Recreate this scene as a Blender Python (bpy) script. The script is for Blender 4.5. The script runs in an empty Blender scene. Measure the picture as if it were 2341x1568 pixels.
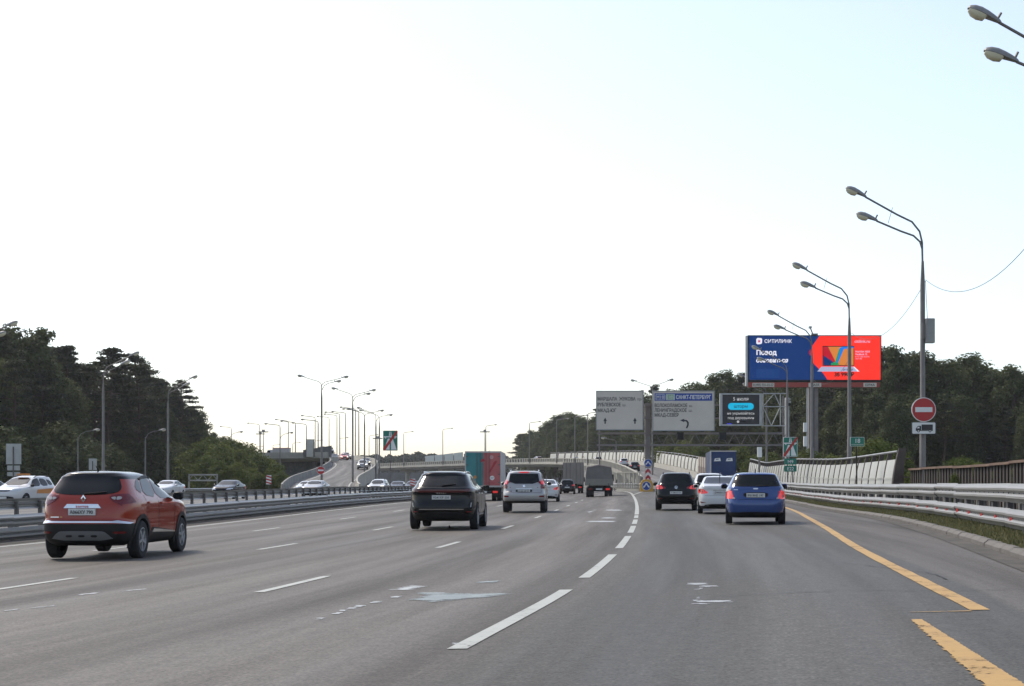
import bpy, bmesh, math, random
from mathutils import Vector, Matrix, noise
from mathutils.bvhtree import BVHTree
from mathutils.geometry import delaunay_2d_cdt
R = math.radians
PI = math.pi
SC = bpy.context.scene
COL = SC.collection

# ------------------------------------------------------------------ camera
CAMZ = 1.2
FPX, UX, VH = 3250.0, 1170.0, 1105.0      # lens in pixels of a 2340 wide picture, centre column, horizon row
cam_d = bpy.data.cameras.new('camera')
cam_d.sensor_width = 36.0
cam_d.lens = 36.0 * FPX / 2340.0
cam_d.shift_y = (VH - 784.0) / 2340.0
cam_d.clip_start = 0.2
cam_d.clip_end = 20000
cam = bpy.data.objects.new('camera', cam_d)
cam.location = (0, 0, CAMZ)
cam.rotation_euler = (R(90), 0, 0)
COL.objects.link(cam)
SC.camera = cam

# ------------------------------------------------------------------ sky and sun
SUN_EL, SUN_AZ = 52.0, -46.0               # azimuth from straight ahead, clockwise
W = bpy.data.worlds.new('World')
SC.world = W
W.use_nodes = True
nt = W.node_tree
nt.nodes.clear()
sky = nt.nodes.new('ShaderNodeTexSky')
sky.sky_type = 'NISHITA'
sky.sun_disc = False
sky.sun_elevation = R(SUN_EL)
sky.sun_rotation = R(SUN_AZ)
sky.air_density = 1.0
sky.dust_density = 1.5
sky.ozone_density = 1.0
bg = nt.nodes.new('ShaderNodeBackground')
bg.inputs['Strength'].default_value = 0.15
wo = nt.nodes.new('ShaderNodeOutputWorld')
hs = nt.nodes.new('ShaderNodeHueSaturation')      # thin high haze: paler sky all round
hs.inputs['Saturation'].default_value = .74
nt.links.new(sky.outputs[0], hs.inputs['Color'])
nt.links.new(hs.outputs[0], bg.inputs[0])
nt.links.new(bg.outputs[0], wo.inputs[0])
sd = bpy.data.lights.new('sun', 'SUN')
sd.energy = 2.0
sd.angle = R(10.0)
sd.color = (1.0, 0.91, 0.77)
sun = bpy.data.objects.new('sun', sd)
COL.objects.link(sun)
_d = Vector((math.sin(R(SUN_AZ)) * math.cos(R(SUN_EL)), math.cos(R(SUN_AZ)) * math.cos(R(SUN_EL)), math.sin(R(SUN_EL))))
sun.rotation_euler = _d.to_track_quat('Z', 'Y').to_euler()
sun.location = (-60, 60, 60)
EXPO = 0.66
vs = SC.view_settings
vs.view_transform = 'Standard'
vs.look = 'None'
vs.exposure = EXPO
vs.gamma = 1.0
vs.use_curve_mapping = False
SC.cycles.max_bounces = 6
SC.cycles.transparent_max_bounces = 12
SC.cycles.volume_bounces = 0
random.seed(7)

# ------------------------------------------------------------------ helpers
def tag(o, label=None, cat=None, group=None, kind=None):
    if label: o['label'] = label
    if cat: o['category'] = cat
    if group: o['group'] = group
    if kind: o['kind'] = kind
    return o

def thing(name, label, cat, loc=(0, 0, 0), rz=0.0, group=None):
    o = bpy.data.objects.new(name, None)
    o.empty_display_size = 0.3
    COL.objects.link(o)
    o.location = loc
    o.rotation_euler = (0, 0, rz)
    return tag(o, label, cat, group)

def link(name, mesh, mat=None, parent=None, loc=None, rot=None, scale=None, mtx=None):
    o = bpy.data.objects.new(name, mesh)
    COL.objects.link(o)
    if mat is not None:
        if len(mesh.materials) == 0:
            mesh.materials.append(mat)
        elif mesh.materials[0] is not mat:
            o.material_slots[0].link = 'OBJECT'
            o.material_slots[0].material = mat
    if parent is not None: o.parent = parent
    if mtx is not None: o.matrix_local = mtx
    else:
        if loc is not None: o.location = loc
        if rot is not None: o.rotation_euler = rot
        if scale is not None: o.scale = scale
    return o

class MB:
    """collects verts and faces of one mesh"""
    def __init__(s): s.v, s.f = [], []
    def add(s, vs_, fs_):
        b = len(s.v); s.v += [tuple(p) for p in vs_]; s.f += [tuple(i + b for i in f) for f in fs_]
        return s
    def box(s, x0, x1, y0, y1, z0, z1):
        return s.add([(x0,y0,z0),(x1,y0,z0),(x1,y1,z0),(x0,y1,z0),(x0,y0,z1),(x1,y0,z1),(x1,y1,z1),(x0,y1,z1)],
              [(0,3,2,1),(4,5,6,7),(0,1,5,4),(1,2,6,5),(2,3,7,6),(3,0,4,7)])
    def cbox(s, c, sz, m=None):
        x,y,z = (q/2 for q in sz)
        vs_ = [Vector(p) for p in ((-x,-y,-z),(x,-y,-z),(x,y,-z),(-x,y,-z),(-x,-y,z),(x,-y,z),(x,y,z),(-x,y,z))]
        if m is not None: vs_ = [m @ p for p in vs_]
        return s.add([p + Vector(c) for p in vs_], [(0,3,2,1),(4,5,6,7),(0,1,5,4),(1,2,6,5),(2,3,7,6),(3,0,4,7)])
    def tube(s, pts, r, n=8, cap=True):
        pts = [Vector(p) for p in pts]; k = len(pts)
        rs = r if isinstance(r, (list, tuple)) else [r] * k
        b = len(s.v); up = None
        for i, p in enumerate(pts):
            d = (pts[min(i+1, k-1)] - pts[max(i-1, 0)]).normalized()
            if up is None:
                up = Vector((0,0,1)) if abs(d.z) < .9 else Vector((0,1,0))
            a = d.cross(up).normalized(); c = a.cross(d).normalized(); up = c
            for j in range(n):
                t = 2*PI*j/n
                s.v.append(tuple(p + (a*math.cos(t) + c*math.sin(t))*rs[i]))
        for i in range(k-1):
            for j in range(n):
                j2 = (j+1) % n
                s.f.append((b+i*n+j, b+(i+1)*n+j, b+(i+1)*n+j2, b+i*n+j2))
        if cap:
            s.f.append(tuple(b+j for j in range(n)))
            s.f.append(tuple(b+(k-1)*n+j for j in range(n-1, -1, -1)))
        return s
    def prism(s, poly, axis, a, b):
        """poly of 2D points pushed along an axis: 'x' takes (y,z), 'y' takes (x,z), 'z' takes (x,y)"""
        def P(q, t): return (t,q[0],q[1]) if axis=='x' else (q[0],t,q[1]) if axis=='y' else (q[0],q[1],t)
        n = len(poly); k = len(s.v)
        s.v += [P(q,a) for q in poly] + [P(q,b) for q in poly]
        s.f.append(tuple(k+i for i in range(n))); s.f.append(tuple(k+n+i for i in range(n-1,-1,-1)))
        for i in range(n):
            j = (i+1) % n
            s.f.append((k+j, k+i, k+n+i, k+n+j))
        return s
    def lathe_x(s, prof, n=24, cx=0, cy=0, cz=0, cap=True):
        """profile of (x, r) turned about the x axis"""
        b = len(s.v); k = len(prof)
        for (x, r) in prof:
            for j in range(n):
                t = 2*PI*j/n
                s.v.append((cx+x, cy+r*math.cos(t), cz+r*math.sin(t)))
        for i in range(k-1):
            for j in range(n):
                j2 = (j+1) % n
                s.f.append((b+i*n+j, b+i*n+j2, b+(i+1)*n+j2, b+(i+1)*n+j))
        if cap: s.f.append(tuple(b+j for j in range(n-1,-1,-1))); s.f.append(tuple(b+(k-1)*n+j for j in range(n)))
        return s
    def mesh(s, name, smooth=False, fixn=True, off=None):
        vs_ = s.v if off is None else [(p[0]-off[0], p[1]-off[1], p[2]-off[2]) for p in s.v]
        m = bpy.data.meshes.new(name); m.from_pydata(vs_, [], s.f); m.update()
        if fixn:
            bm = bmesh.new(); bm.from_mesh(m); bmesh.ops.recalc_face_normals(bm, faces=bm.faces); bm.to_mesh(m); bm.free()
        if smooth:
            m.polygons.foreach_set('use_smooth', [True]*len(m.polygons))
            m.set_sharp_from_angle(angle=R(38))
        return m
    def build(s, name, mat, parent=None, smooth=False, world=False, fixn=True, bevel=0):
        off = parent.location if (world and parent is not None) else None
        me = s.mesh(name, smooth, fixn, off)
        if bevel:
            bm = bmesh.new(); bm.from_mesh(me)
            bmesh.ops.bevel(bm, geom=[e for e in bm.edges if e.is_manifold and e.calc_face_angle(0) > .5], offset=bevel, segments=2, affect='EDGES', clamp_overlap=True)
            bm.to_mesh(me); bm.free()
        return link(name, me, mat, parent)

def pchip(xs, ys):
    n = len(xs); h = [xs[i+1]-xs[i] for i in range(n-1)]; dl = [(ys[i+1]-ys[i])/h[i] for i in range(n-1)]
    d = [0.0]*n
    for i in range(1, n-1):
        if dl[i-1]*dl[i] > 0:
            w1, w2 = 2*h[i]+h[i-1], h[i]+2*h[i-1]
            d[i] = (w1+w2)/(w1/dl[i-1]+w2/dl[i])
    d[0], d[-1] = dl[0], dl[-1]
    def f(x):
        if x <= xs[0]: return ys[0]+d[0]*(x-xs[0])
        if x >= xs[-1]: return ys[-1]+d[-1]*(x-xs[-1])
        i = 0
        while xs[i+1] < x: i += 1
        t = (x-xs[i])/h[i]
        return ((1+2*t)*(1-t)**2*ys[i] + t*(1-t)**2*h[i]*d[i] + t*t*(3-2*t)*ys[i+1] + t*t*(t-1)*h[i]*d[i+1])
    return f
def spl(pts): return pchip([p[0] for p in pts], [p[1] for p in pts])
def sstep(a, b, x):
    t = min(1, max(0, (x-a)/(b-a))); return t*t*(3-2*t)
def UV(u, v, Y):
    """place in the world seen at a picture point at the distance Y"""
    return Vector(((u-UX)/FPX*Y, Y, CAMZ - (v-VH)/FPX*Y))
def ux(u, Y): return (u-UX)/FPX*Y
def vz(v, Y): return CAMZ - (v-VH)/FPX*Y

# ------------------------------------------------------------------ materials
def mat(name, col, rough=.6, metal=0.0, spec=.5, coat=0.0, emit=None, es=0.0):
    m = bpy.data.materials.new(name); m.use_nodes = True
    b = m.node_tree.nodes['Principled BSDF']
    b.inputs['Base Color'].default_value = (*col, 1)
    b.inputs['Roughness'].default_value = rough
    b.inputs['Metallic'].default_value = metal
    b.inputs['Specular IOR Level'].default_value = spec
    b.inputs['Coat Weight'].default_value = coat
    b.inputs['Coat Roughness'].default_value = .04
    if emit:
        b.inputs['Emission Color'].default_value = (*emit, 1)
        b.inputs['Emission Strength'].default_value = es
    return m
class NT:
    def __init__(s, m): s.m = m; s.t = m.node_tree; s.b = s.t.nodes['Principled BSDF']
    def n(s, typ, **kw):
        q = s.t.nodes.new('ShaderNode'+typ)
        for k, v in kw.items():
            if k.startswith('i_'):
                key = k[2:]; key = int(key) if key.isdigit() else key
                q.inputs[key].default_value = v
            else: setattr(q, k, v)
        return q
    def l(s, a, b): s.t.links.new(a, b)
    def noise(s, vec, scale, detail=4, rough=.55):
        q = s.n('TexNoise', i_Scale=scale, i_Detail=detail, i_Roughness=rough)
        if vec is not None: s.l(vec, q.inputs['Vector'])
        return q.outputs['Fac']
    def ramp(s, fac, stops):
        q = s.n('ValToRGB'); e = q.color_ramp.elements
        while len(e) > 1: e.remove(e[-1])
        e[0].position = stops[0][0]; e[0].color = (*stops[0][1], 1)
        for p, c in stops[1:]:
            x = e.new(p); x.color = (*c, 1)
        s.l(fac, q.inputs[0]); return q.outputs[0]
    def mix(s, fac, a, b, mode='MIX'):
        q = s.n('Mix', data_type='RGBA', blend_type=mode)
        for sock, val in ((q.inputs[0], fac), (q.inputs[6], a), (q.inputs[7], b)):
            if isinstance(val, (int, float)): sock.default_value = val
            elif isinstance(val, tuple): sock.default_value = (*val, 1)
            else: s.l(val, sock)
        return q.outputs[2]
    def math(s, op, a, b=0.0, clamp=False):
        q = s.n('Math', operation=op, use_clamp=clamp)
        for sock, val in ((q.inputs[0], a), (q.inputs[1], b)):
            if isinstance(val, (int, float)): sock.default_value = val
            else: s.l(val, sock)
        return q.outputs[0]
    def bump(s, h, strength=.3, dist=.02):
        q = s.n('Bump', i_Strength=strength, i_Distance=dist); s.l(h, q.inputs['Height']); s.l(q.outputs[0], s.b.inputs['Normal'])
    def coords(s, kind='Object', scale=None):
        o = s.n('TexCoord').outputs[kind]
        if scale:
            mp = s.n('Mapping', i_Scale=scale); s.l(o, mp.inputs[0]); o = mp.outputs[0]
        return o

def noisy(name, c0, c1, scale=3.0, rough=.7, metal=0, spec=.4, bump=.0, stretch=None, bscale=20, kind='Object', rnd=0.0):
    m = mat(name, c0, rough, metal, spec); k = NT(m)
    v = k.coords(kind, stretch)
    f = k.noise(v, scale, 6, .6)
    c = k.ramp(f, [(.3, c0), (.7, c1)])
    if rnd:
        oi = k.n('ObjectInfo').outputs['Random']
        hs = k.n('HueSaturation'); k.l(c, hs.inputs['Color'])
        k.l(k.math('ADD', k.math('MULTIPLY', oi, rnd), 1-rnd/2), hs.inputs['Value']); c = hs.outputs[0]
    k.l(c, k.b.inputs['Base Color'])
    if bump:
        k.bump(k.noise(v, bscale, 4), bump)
    return m

M = {}
def road_mat(name, old, new, band):
    m = mat(name, old, .8, 0, .35); k = NT(m)
    uv = k.n('UVMap', uv_map='lane').outputs[0]
    sx = k.n('SeparateXYZ'); k.l(uv, sx.inputs[0])
    st = k.n('Mapping', i_Scale=(1.0, .035, 1)); k.l(uv, st.inputs[0])
    st2 = k.n('Mapping', i_Scale=(1.0, .2, 1)); k.l(uv, st2.inputs[0])
    streak = k.noise(st.outputs[0], 1.1, 5, .6)
    patch = k.noise(st2.outputs[0], .35, 4, .55)
    st3 = k.n('Mapping', i_Scale=(.42, .006, 1)); k.l(uv, st3.inputs[0]); broad = k.noise(st3.outputs[0], 1.3, 3, .5)
    base = k.ramp(streak, [(.32, tuple(c*.6 for c in old)), (.5, old), (.68, tuple(min(1, c*1.5) for c in old))])
    if band:
        edge = k.math('ADD', sx.outputs[0], k.math('MULTIPLY', k.math('SUBTRACT', patch, .5), .25))
        a = k.n('MapRange', i_1=band[0]-.25, i_2=band[0]+.25, clamp=True); k.l(edge, a.inputs[0])
        b = k.n('MapRange', i_1=band[1]-.06, i_2=band[1]+.06, clamp=True); k.l(edge, b.inputs[0])
        f = k.math('MULTIPLY', a.outputs[0], k.math('SUBTRACT', 1.0, b.outputs[0]))
        nb = k.ramp(streak, [(.28, tuple(c*.8 for c in new)), (.72, tuple(c*1.22 for c in new))])
        base = k.mix(f, base, nb)
    base = k.mix(.75, base, k.ramp(broad, [(.3, (.22,.22,.22)), (.7, (.74,.74,.74))]), 'OVERLAY')
    # wheel paths: a little paler, two per lane of 3.7 m
    wp = k.math('SINE', k.math('MULTIPLY', sx.outputs[0], 2*PI/1.85), 0)
    base = k.mix(k.math('MULTIPLY', k.math('ADD', wp, 1.0), .17), base, (1.0, 1.0, 1.0), 'SOFT_LIGHT')
    base = k.mix(k.ramp(patch, [(.35, (0,0,0)), (.7, (.5,.5,.5))]), base, tuple(c*1.22 for c in old))
    gr = k.noise(uv, 34, 3, .7)
    base = k.mix(.85, base, k.ramp(gr, [(.3, (.12,.12,.12)), (.7, (.88,.88,.88))]), 'OVERLAY')
    gr2 = k.noise(uv, 7, 5, .75)
    base = k.mix(.6, base, k.ramp(gr2, [(.3, (.25,.25,.25)), (.7, (.75,.75,.75))]), 'OVERLAY')
    # cracks across and joints along the lanes
    cv = k.n('Mapping', i_Scale=(.35, .11, 1)); k.l(uv, cv.inputs[0])
    wv = k.noise(uv, .8, 3)
    vo = k.n('TexVoronoi', feature='DISTANCE_TO_EDGE', i_Scale=.55)
    ad = k.n('VectorMath', operation='ADD'); k.l(cv.outputs[0], ad.inputs[0])
    cb = k.n('CombineXYZ'); k.l(k.math('MULTIPLY', wv, .5), cb.inputs[0]); k.l(k.math('MULTIPLY', wv, .4), cb.inputs[1]); k.l(cb.outputs[0], ad.inputs[1]); k.l(ad.outputs[0], vo.inputs['Vector'])
    k.l(base, k.b.inputs['Base Color'])
    k.l(k.ramp(streak, [(.3, (.82,)*3), (.7, (.62,)*3)]), k.b.inputs['Roughness'])
    k.bump(k.math('ADD', gr, k.math('MULTIPLY', gr2, .6)), .35, .012)
    return m

M['road'] = road_mat('asphalt', (.068, .059, .0495), (.055, .0535, .0485), (.35, 4.6))
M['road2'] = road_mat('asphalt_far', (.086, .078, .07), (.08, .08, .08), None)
M['earth'] = noisy('earth', (.035, .04, .018), (.07, .06, .035), .4, .95, bump=.4, bscale=4)
M['verge'] = noisy('verge_soil', (.07, .075, .04), (.14, .125, .09), 1.6, .95, bump=.5, bscale=9)
M['kerb'] = noisy('kerb_concrete', (.10, .09, .08), (.15, .137, .122), 2.2, .85, bump=.3, bscale=30, rnd=.10)
M['conc'] = noisy('concrete', (.17, .165, .155), (.28, .27, .25), .5, .85, bump=.15, bscale=6)
M['conc_dark'] = noisy('dark_concrete', (.09, .09, .088), (.16, .155, .15), .5, .85)
M['conc_warm'] = noisy('warm_concrete', (.31, .29, .245), (.43, .41, .35), .7, .8)
def worn_paint(name, col, wear=.42, streak=False):
    # streak: the paint is thin towards its edge (cover) and dragged out in streaks
    m = mat(name, col, .55, 0, .4); k = NT(m)
    v = k.coords('Object')
    n1 = k.noise(v, 2.2, 8, .75); n2 = k.noise(v, 26, 4, .7)
    f = k.math('ADD', k.math('MULTIPLY', n1, .65), k.math('MULTIPLY', n2, .35))
    c = k.ramp(f, [(wear, tuple(q*.75 for q in col)), (wear+.12, col)])
    k.l(c, k.b.inputs['Base Color'])
    # where the paint has worn off the asphalt shows through
    if streak:
        s3 = k.noise(k.coords('Object', (1.1, 9, 1)), 1.6, 6, .7); f = k.math('ADD', k.math('MULTIPLY', f, .35), k.math('MULTIPLY', s3, .65))
    if streak:
        cv = k.n('Attribute', attribute_name='cover', attribute_type='GEOMETRY').outputs['Fac']
        f = k.math('ADD', f, k.math('MULTIPLY', k.math('SUBTRACT', cv, .55), .20))
    a = k.ramp(f, [(wear-.05, (0,0,0)), (wear+.03, (1,1,1))])
    k.l(a, k.b.inputs['Alpha']); return m
M['line'] = worn_paint('road_paint_white', (.36, .36, .32), .39)
M['line_y'] = worn_paint('road_paint_yellow', (.42, .245, .06), .41)
M['smear'] = worn_paint('spilled_paint', (.40, .41, .41), .475, True)
M['spill'] = worn_paint('pale_spill', (.23, .26, .255), .485, True)
M['galv'] = noisy('galvanised_steel', (.235, .225, .21), (.34, .33, .315), 1.2, .42, .55, .5, stretch=(1, .3, 3))
M['galv_lt'] = noisy('pale_painted_steel', (.17, .165, .155), (.29, .283, .27), 1.4, .45, .1, .5, stretch=(1, .4, 4))
M['post'] = noisy('dark_steel_post', (.09, .085, .08), (.15, .14, .13), 2, .6, .3)
M['rust'] = noisy('rusty_sheet', (.024, .018, .015), (.046, .035, .03), .9, .85, stretch=(6, 6, .5), bump=.2)
M['rustcap'] = noisy('rusty_capping', (.08, .045, .03), (.2, .13, .09), 1.6, .8)
M['panel'] = noisy('noise_panel_white', (.31, .31, .285), (.41, .41, .375), .8, .5, .0, .5, stretch=(1, 2, .6), rnd=.16)
M['panel_far'] = noisy('ribbed_panel_cream', (.42, .41, .35), (.54, .525, .46), .8, .5, rnd=.1)
M['frame'] = noisy('brown_steel_frame', (.055, .04, .035), (.09, .065, .055), 2, .6)
M['redrefl'] = mat('red_reflector', (.45, .02, .015), .3)
M['lamp_post'] = noisy('lamp_post_grey', (.15, .135, .125), (.2, .185, .17), 2, .55, .2)
M['lamp_head'] = noisy('lamp_head_grey', (.2, .195, .19), (.27, .26, .25), 3, .5, .1)
M['lens'] = mat('lamp_lens', (.62, .58, .42), .25, 0, .6)
M['brown_wall'] = noisy('brown_wall_panel', (.16, .125, .105), (.22, .175, .15), .8, .8)
M['tan_wall'] = noisy('tan_wall_panel', (.3, .26, .22), (.38, .33, .28), .8, .8)
M['sign_w'] = noisy('sign_white', (.54, .49, .42), (.60, .55, .475), .6, .6)
M['sign_edge'] = mat('sign_edge', (.3, .3, .3), .5)
M['ink'] = mat('sign_ink', (.03, .03, .032), .6)
M['s_blue'] = mat('sign_blue', (.012, .05, .27), .45)
M['s_green'] = mat('sign_green', (.005, .16, .105), .45)
M['s_lgreen'] = mat('sign_route_green', (.17, .33, .2), .45)
M['s_red'] = mat('sign_red', (.4, .02, .018), .45)
M['s_white'] = mat('sign_plain_white', (.68, .68, .66), .5)
M['s_yel'] = mat('sign_orange_yellow', (.62, .33, .05), .5)
M['gantry'] = noisy('gantry_steel', (.15, .13, .125), (.2, .18, .17), 1.5, .55, .2)
M['steel_lt'] = noisy('light_steel', (.34, .34, .33), (.45, .45, .44), 1.5, .5, .2)
M['cabinet'] = noisy('cabinet_grey', (.25, .25, .24), (.33, .33, .31), 1.5, .5, .1)
M['bolt'] = mat('dark_bolt', (.02, .018, .016), .7)
M['wire'] = mat('black_cable', (.03, .03, .03), .6)
ES = 1.0 / 2**EXPO
def glow(name, c, k=1.0):
    return mat(name, tuple(q*.05 for q in c), .7, spec=.15, emit=c, es=ES*k)
M['led_navy'] = glow('screen_navy', (.005, .035, .16))
M['led_red'] = glow('screen_red', (.95, .035, .022), 1.1)
M['led_white'] = glow('screen_white', (.85, .85, .95), 1.0)
M['led_pink'] = glow('screen_pale_pink', (.8, .55, .8), .9)
M['led_orange'] = glow('screen_orange', (.75, .25, .05), .9)
M['led_blue'] = glow('screen_sky_blue', (.01, .2, .75), 1.0)
M['led_green'] = glow('screen_green', (.02, .33, .12), .9)
M['led_crim'] = glow('screen_crimson', (.55, .01, .03), .9)
M['led_dark'] = glow('screen_dark', (.01, .01, .012), 1.0)
M['led_lav'] = glow('screen_lavender', (.42, .43, .62), 1.0)
M['led_text'] = glow('screen_grey_text', (.42, .43, .45), 1.0)
M['led_cyan'] = glow('screen_cyan', (.01, .42, .68), 1.0)
M['led_faint'] = glow('screen_faint_blue', (.03, .1, .3), 1.0)
M['vms'] = mat('dark_screen', (.022, .021, .022), .5)
M['bb_red'] = mat('billboard_red_strip', (.3, .04, .028), .5)
# vehicles
M['tyre'] = mat('tyre_rubber', (.016, .016, .017), .85)
M['rim'] = mat('alloy_rim', (.36, .36, .37), .35, .4)
M['glass'] = mat('tinted_glass', (.006, .007, .008), .04, 0, .28)
M['glass_clear'] = mat('clear_window', (.05, .07, .07), .03, 0, 1.0)
M['plastic'] = noisy('black_plastic', (.012, .012, .012), (.02, .019, .019), 3, .55, 0, .25)
M['under'] = mat('dark_underbody', (.012, .012, .012), .9)
M['chrome'] = mat('chrome', (.72, .72, .72), .18, 1.0)
M['silverp'] = mat('satin_silver', (.42, .42, .42), .35, .6)
M['skid'] = mat('grey_skid_plate', (.16, .16, .16), .45, .2)
M['t_red'] = mat('tail_light_red', (.13, .003, .006), .12, 0, .5, .3)
M['t_lit'] = mat('tail_light_lit', (.5, .01, .015), .15, 0, .6, .5, (1, .03, .02), ES*.35)
M['t_white'] = mat('tail_light_white', (.40, .38, .37), .3, 0, .4, .2)
M['t_amber'] = mat('side_marker_amber', (.5, .2, .05), .2)
M['h_lamp'] = mat('headlight', (.6, .62, .64), .12, .3, .8, .5)
M['h_lit'] = mat('headlight_lit', (.8, .8, .75), .15, 0, .6, .5, (1, .93, .8), ES*2.2)
M['t_dark'] = mat('tail_light_dark', (.07, .006, .009), .15, 0, .5, .3)
M['dirt'] = noisy('shoulder_dirt', (.038, .034, .03), (.07, .062, .055), 2.5, .95, bump=.3, bscale=25, stretch=(1,.3,1))
M['gutter'] = noisy('gutter_dirt', (.045, .04, .034), (.095, .085, .072), 3.0, .95, bump=.3, bscale=30, stretch=(1,.35,1))
M['plate'] = mat('number_plate_white', (.6, .6, .58), .45)
M['tarp'] = noisy('grey_tarpaulin', (.12, .115, .105), (.17, .16, .15), 1.5, .75, bump=.2, bscale=5)
M['boxgrey'] = noisy('grey_cargo_box', (.19, .17, .15), (.26, .235, .21), 1.2, .7, stretch=(4, 1, .5))
M['teal'] = noisy('teal_print', (.03, .17, .18), (.045, .21, .215), .8, .5)
M['coral'] = noisy('coral_print', (.36, .085, .085), (.43, .12, .115), .8, .5)
M['deepred'] = mat('crimson_print', (.33, .02, .03), .5)
M['boxwhite'] = noisy('white_cargo_side', (.42, .4, .38), (.5, .48, .46), .8, .55)
M['navy'] = noisy('navy_tarpaulin', (.007, .022, .085), (.012, .036, .12), 1, .5, bump=.12, bscale=5)
def paint(name, c, metal=.0, rough=.22):
    return mat(name, c, rough, metal, .3, .6)
M['p_red'] = paint('paint_orange_red', (.28, .021, .004), .0)
M['p_black'] = mat('paint_black', (.006, .006, .007), .2, 0, .2, .22)
M['p_dark'] = mat('paint_dark_grey', (.014, .013, .014), .25, .1, .25, .25)
M['p_silver'] = paint('paint_silver', (.33, .325, .32), .4, .34)
M['p_white'] = paint('paint_white', (.56, .56, .56), 0)
M['p_blue'] = paint('paint_blue', (.03, .065, .20), .2)
M['p_maroon'] = paint('paint_maroon', (.06, .014, .014), .2)
M['p_orange'] = paint('paint_orange', (.5, .07, .015), .1)
M['p_tan'] = paint('paint_taxi_orange', (.55, .22, .06), .0)
# plants
def leafmat(name, c0, c1, trans=.25):
    m = mat(name, c0, .7, 0, .12); k = NT(m)
    at = k.n('Attribute', attribute_name='tint', attribute_type='GEOMETRY').outputs['Fac']
    oi = k.n('ObjectInfo').outputs['Random']
    f = k.math('ADD', k.math('MULTIPLY', at, .65), k.math('MULTIPLY', oi, .35))
    c = k.ramp(f, [(.1, c0), (.9, c1)])
    k.l(c, k.b.inputs['Base Color'])
    tr = k.n('BsdfTranslucent'); k.l(c, tr.inputs[0])
    mx = k.n('MixShader', i_0=trans); k.l(k.b.outputs[0], mx.inputs[1]); k.l(tr.outputs[0], mx.inputs[2])
    k.l(mx.outputs[0], k.t.nodes['Material Output'].inputs['Surface'])
    return m
M['pine_leaf'] = leafmat('pine_needles', (.037, .044, .025), (.088, .09, .048), .18)
M['leaf'] = leafmat('broad_leaves', (.044, .056, .024), (.115, .126, .05), .26)
M['leaf_lt'] = leafmat('pale_leaves', (.06, .085, .02), (.155, .17, .05), .32)
M['grass'] = leafmat('grass_blades', (.065, .08, .03), (.21, .19, .10), .25)
M['bark'] = noisy('bark', (.05, .035, .027), (.11, .07, .05), 3, .9, stretch=(3, 3, .5))
M['treeline'] = leafmat('far_foliage', (.03, .042, .022), (.07, .08, .038), .1)
# ------------------------------------------------------------------ lines of the road, as X over Y
L1 = spl([(-40,-9.2),(0,-2.35),(10.6,-.41),(16.5,.63),(24.7,1.75),(33.3,2.72),(41,3.5),(62,5.45),(86,7.5),(112,9.55),(140,11.6),(155,12.4),(190,13.4),(240,12.4),(300,9),(360,4.2),(430,-4),(500,-16),(600,-42),(700,-75),(800,-112)])
def E(y): return L1(y) - 14.5
KB = spl([(-40,-5),(0,3.3),(12,5.75),(21,7.55),(31.7,9.63),(46.4,12),(62,13.6),(76,15.3),(100,18),(125,20.7),(150,23.3),(175,25.6),(200,27.3)])
YL = spl([(0,2.3),(13,4.3),(20.4,5.42),(26,6.3),(36,8.0),(47.5,9.9),(60,11.9),(75,13.9),(100,16.8),(150,22.2)])
def g(x, y):
    k = .016 * (1 - sstep(30, 90, y))
    s = x - L1(y) - 2.3
    r = .37 * sstep(45, 150, y) * sstep(-5, 2, x - L1(y))
    return k * min(6.5, max(-17, s)) + r

def sheet(name, xl, xr, ys, m, nx=10, dz=0.0, parent=None, zf=None, kind='structure', lane=True):
    """a road sheet between two lines, lying on the ground"""
    mb = MB(); uv = []
    for y in ys:
        for i in range(nx+1):
            t = i/nx; x = xl(y)*(1-t) + xr(y)*t
            mb.v.append((x, y, (zf or g)(x, y) + dz)); uv.append((x - L1(y), y))
    for j in range(len(ys)-1):
        for i in range(nx):
            a = j*(nx+1)+i; mb.f.append((a, a+1, a+nx+2, a+nx+1))
    me = mb.mesh(name, fixn=False)
    l = me.uv_layers.new(name='lane')
    for lp in me.loops: l.data[lp.index].uv = uv[lp.vertex_index]
    me.polygons.foreach_set('use_smooth', [True]*len(me.polygons))
    o = link(name, me, m, parent)
    if kind and parent is None: tag(o, kind=kind)
    return o
def yrange(a, b, st):
    n = max(1, round((b-a)/st)); return [a+(b-a)*i/n for i in range(n+1)]

# ground to the horizon: a fine middle and a wide ring
mb = MB()
gx = [-6000,-2500,-1000,-500,-300,-200,-140,-100,-80,-60]+[-50+4*i for i in range(26)]+[60,80,110,150,220,350,600,1200,3000,6000]
gy = [-6000,-1500,-300,-100]+[-40+5*i for i in range(60)]+[280,320,360,420,500,600,750,950,1300,2000,4000,9000]
for y in gy:
    for x in gx:
        z = g(x, max(-40, min(y, 160))) - .09
        if y > 140: z -= .1*sstep(140, 200, y)
        mb.v.append((x, y, z))
n = len(gx)
for j in range(len(gy)-1):
    for i in range(n-1):
        a = j*n+i; mb.f.append((a, a+1, a+n+1, a+n))
tag(mb.build('ground', M['earth'], fixn=False), kind='structure')

# main carriageway: 5 lanes and the branch lanes on its outer side
road = sheet('main_road', lambda y: E(y)-1.15, lambda y: KB(y) if y <= 150 else L1(y)+1.2+max(0, 3.5*(1-(y-150)/40)), yrange(-40, 150, 5)+yrange(152, 800, 9), M['road'], 16)
opp = sheet('opposite_road', lambda y: E(y)-25.5, lambda y: E(y)-3.6, yrange(-40, 170, 5)+yrange(178, 800, 9), M['road2'], 10)

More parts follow.
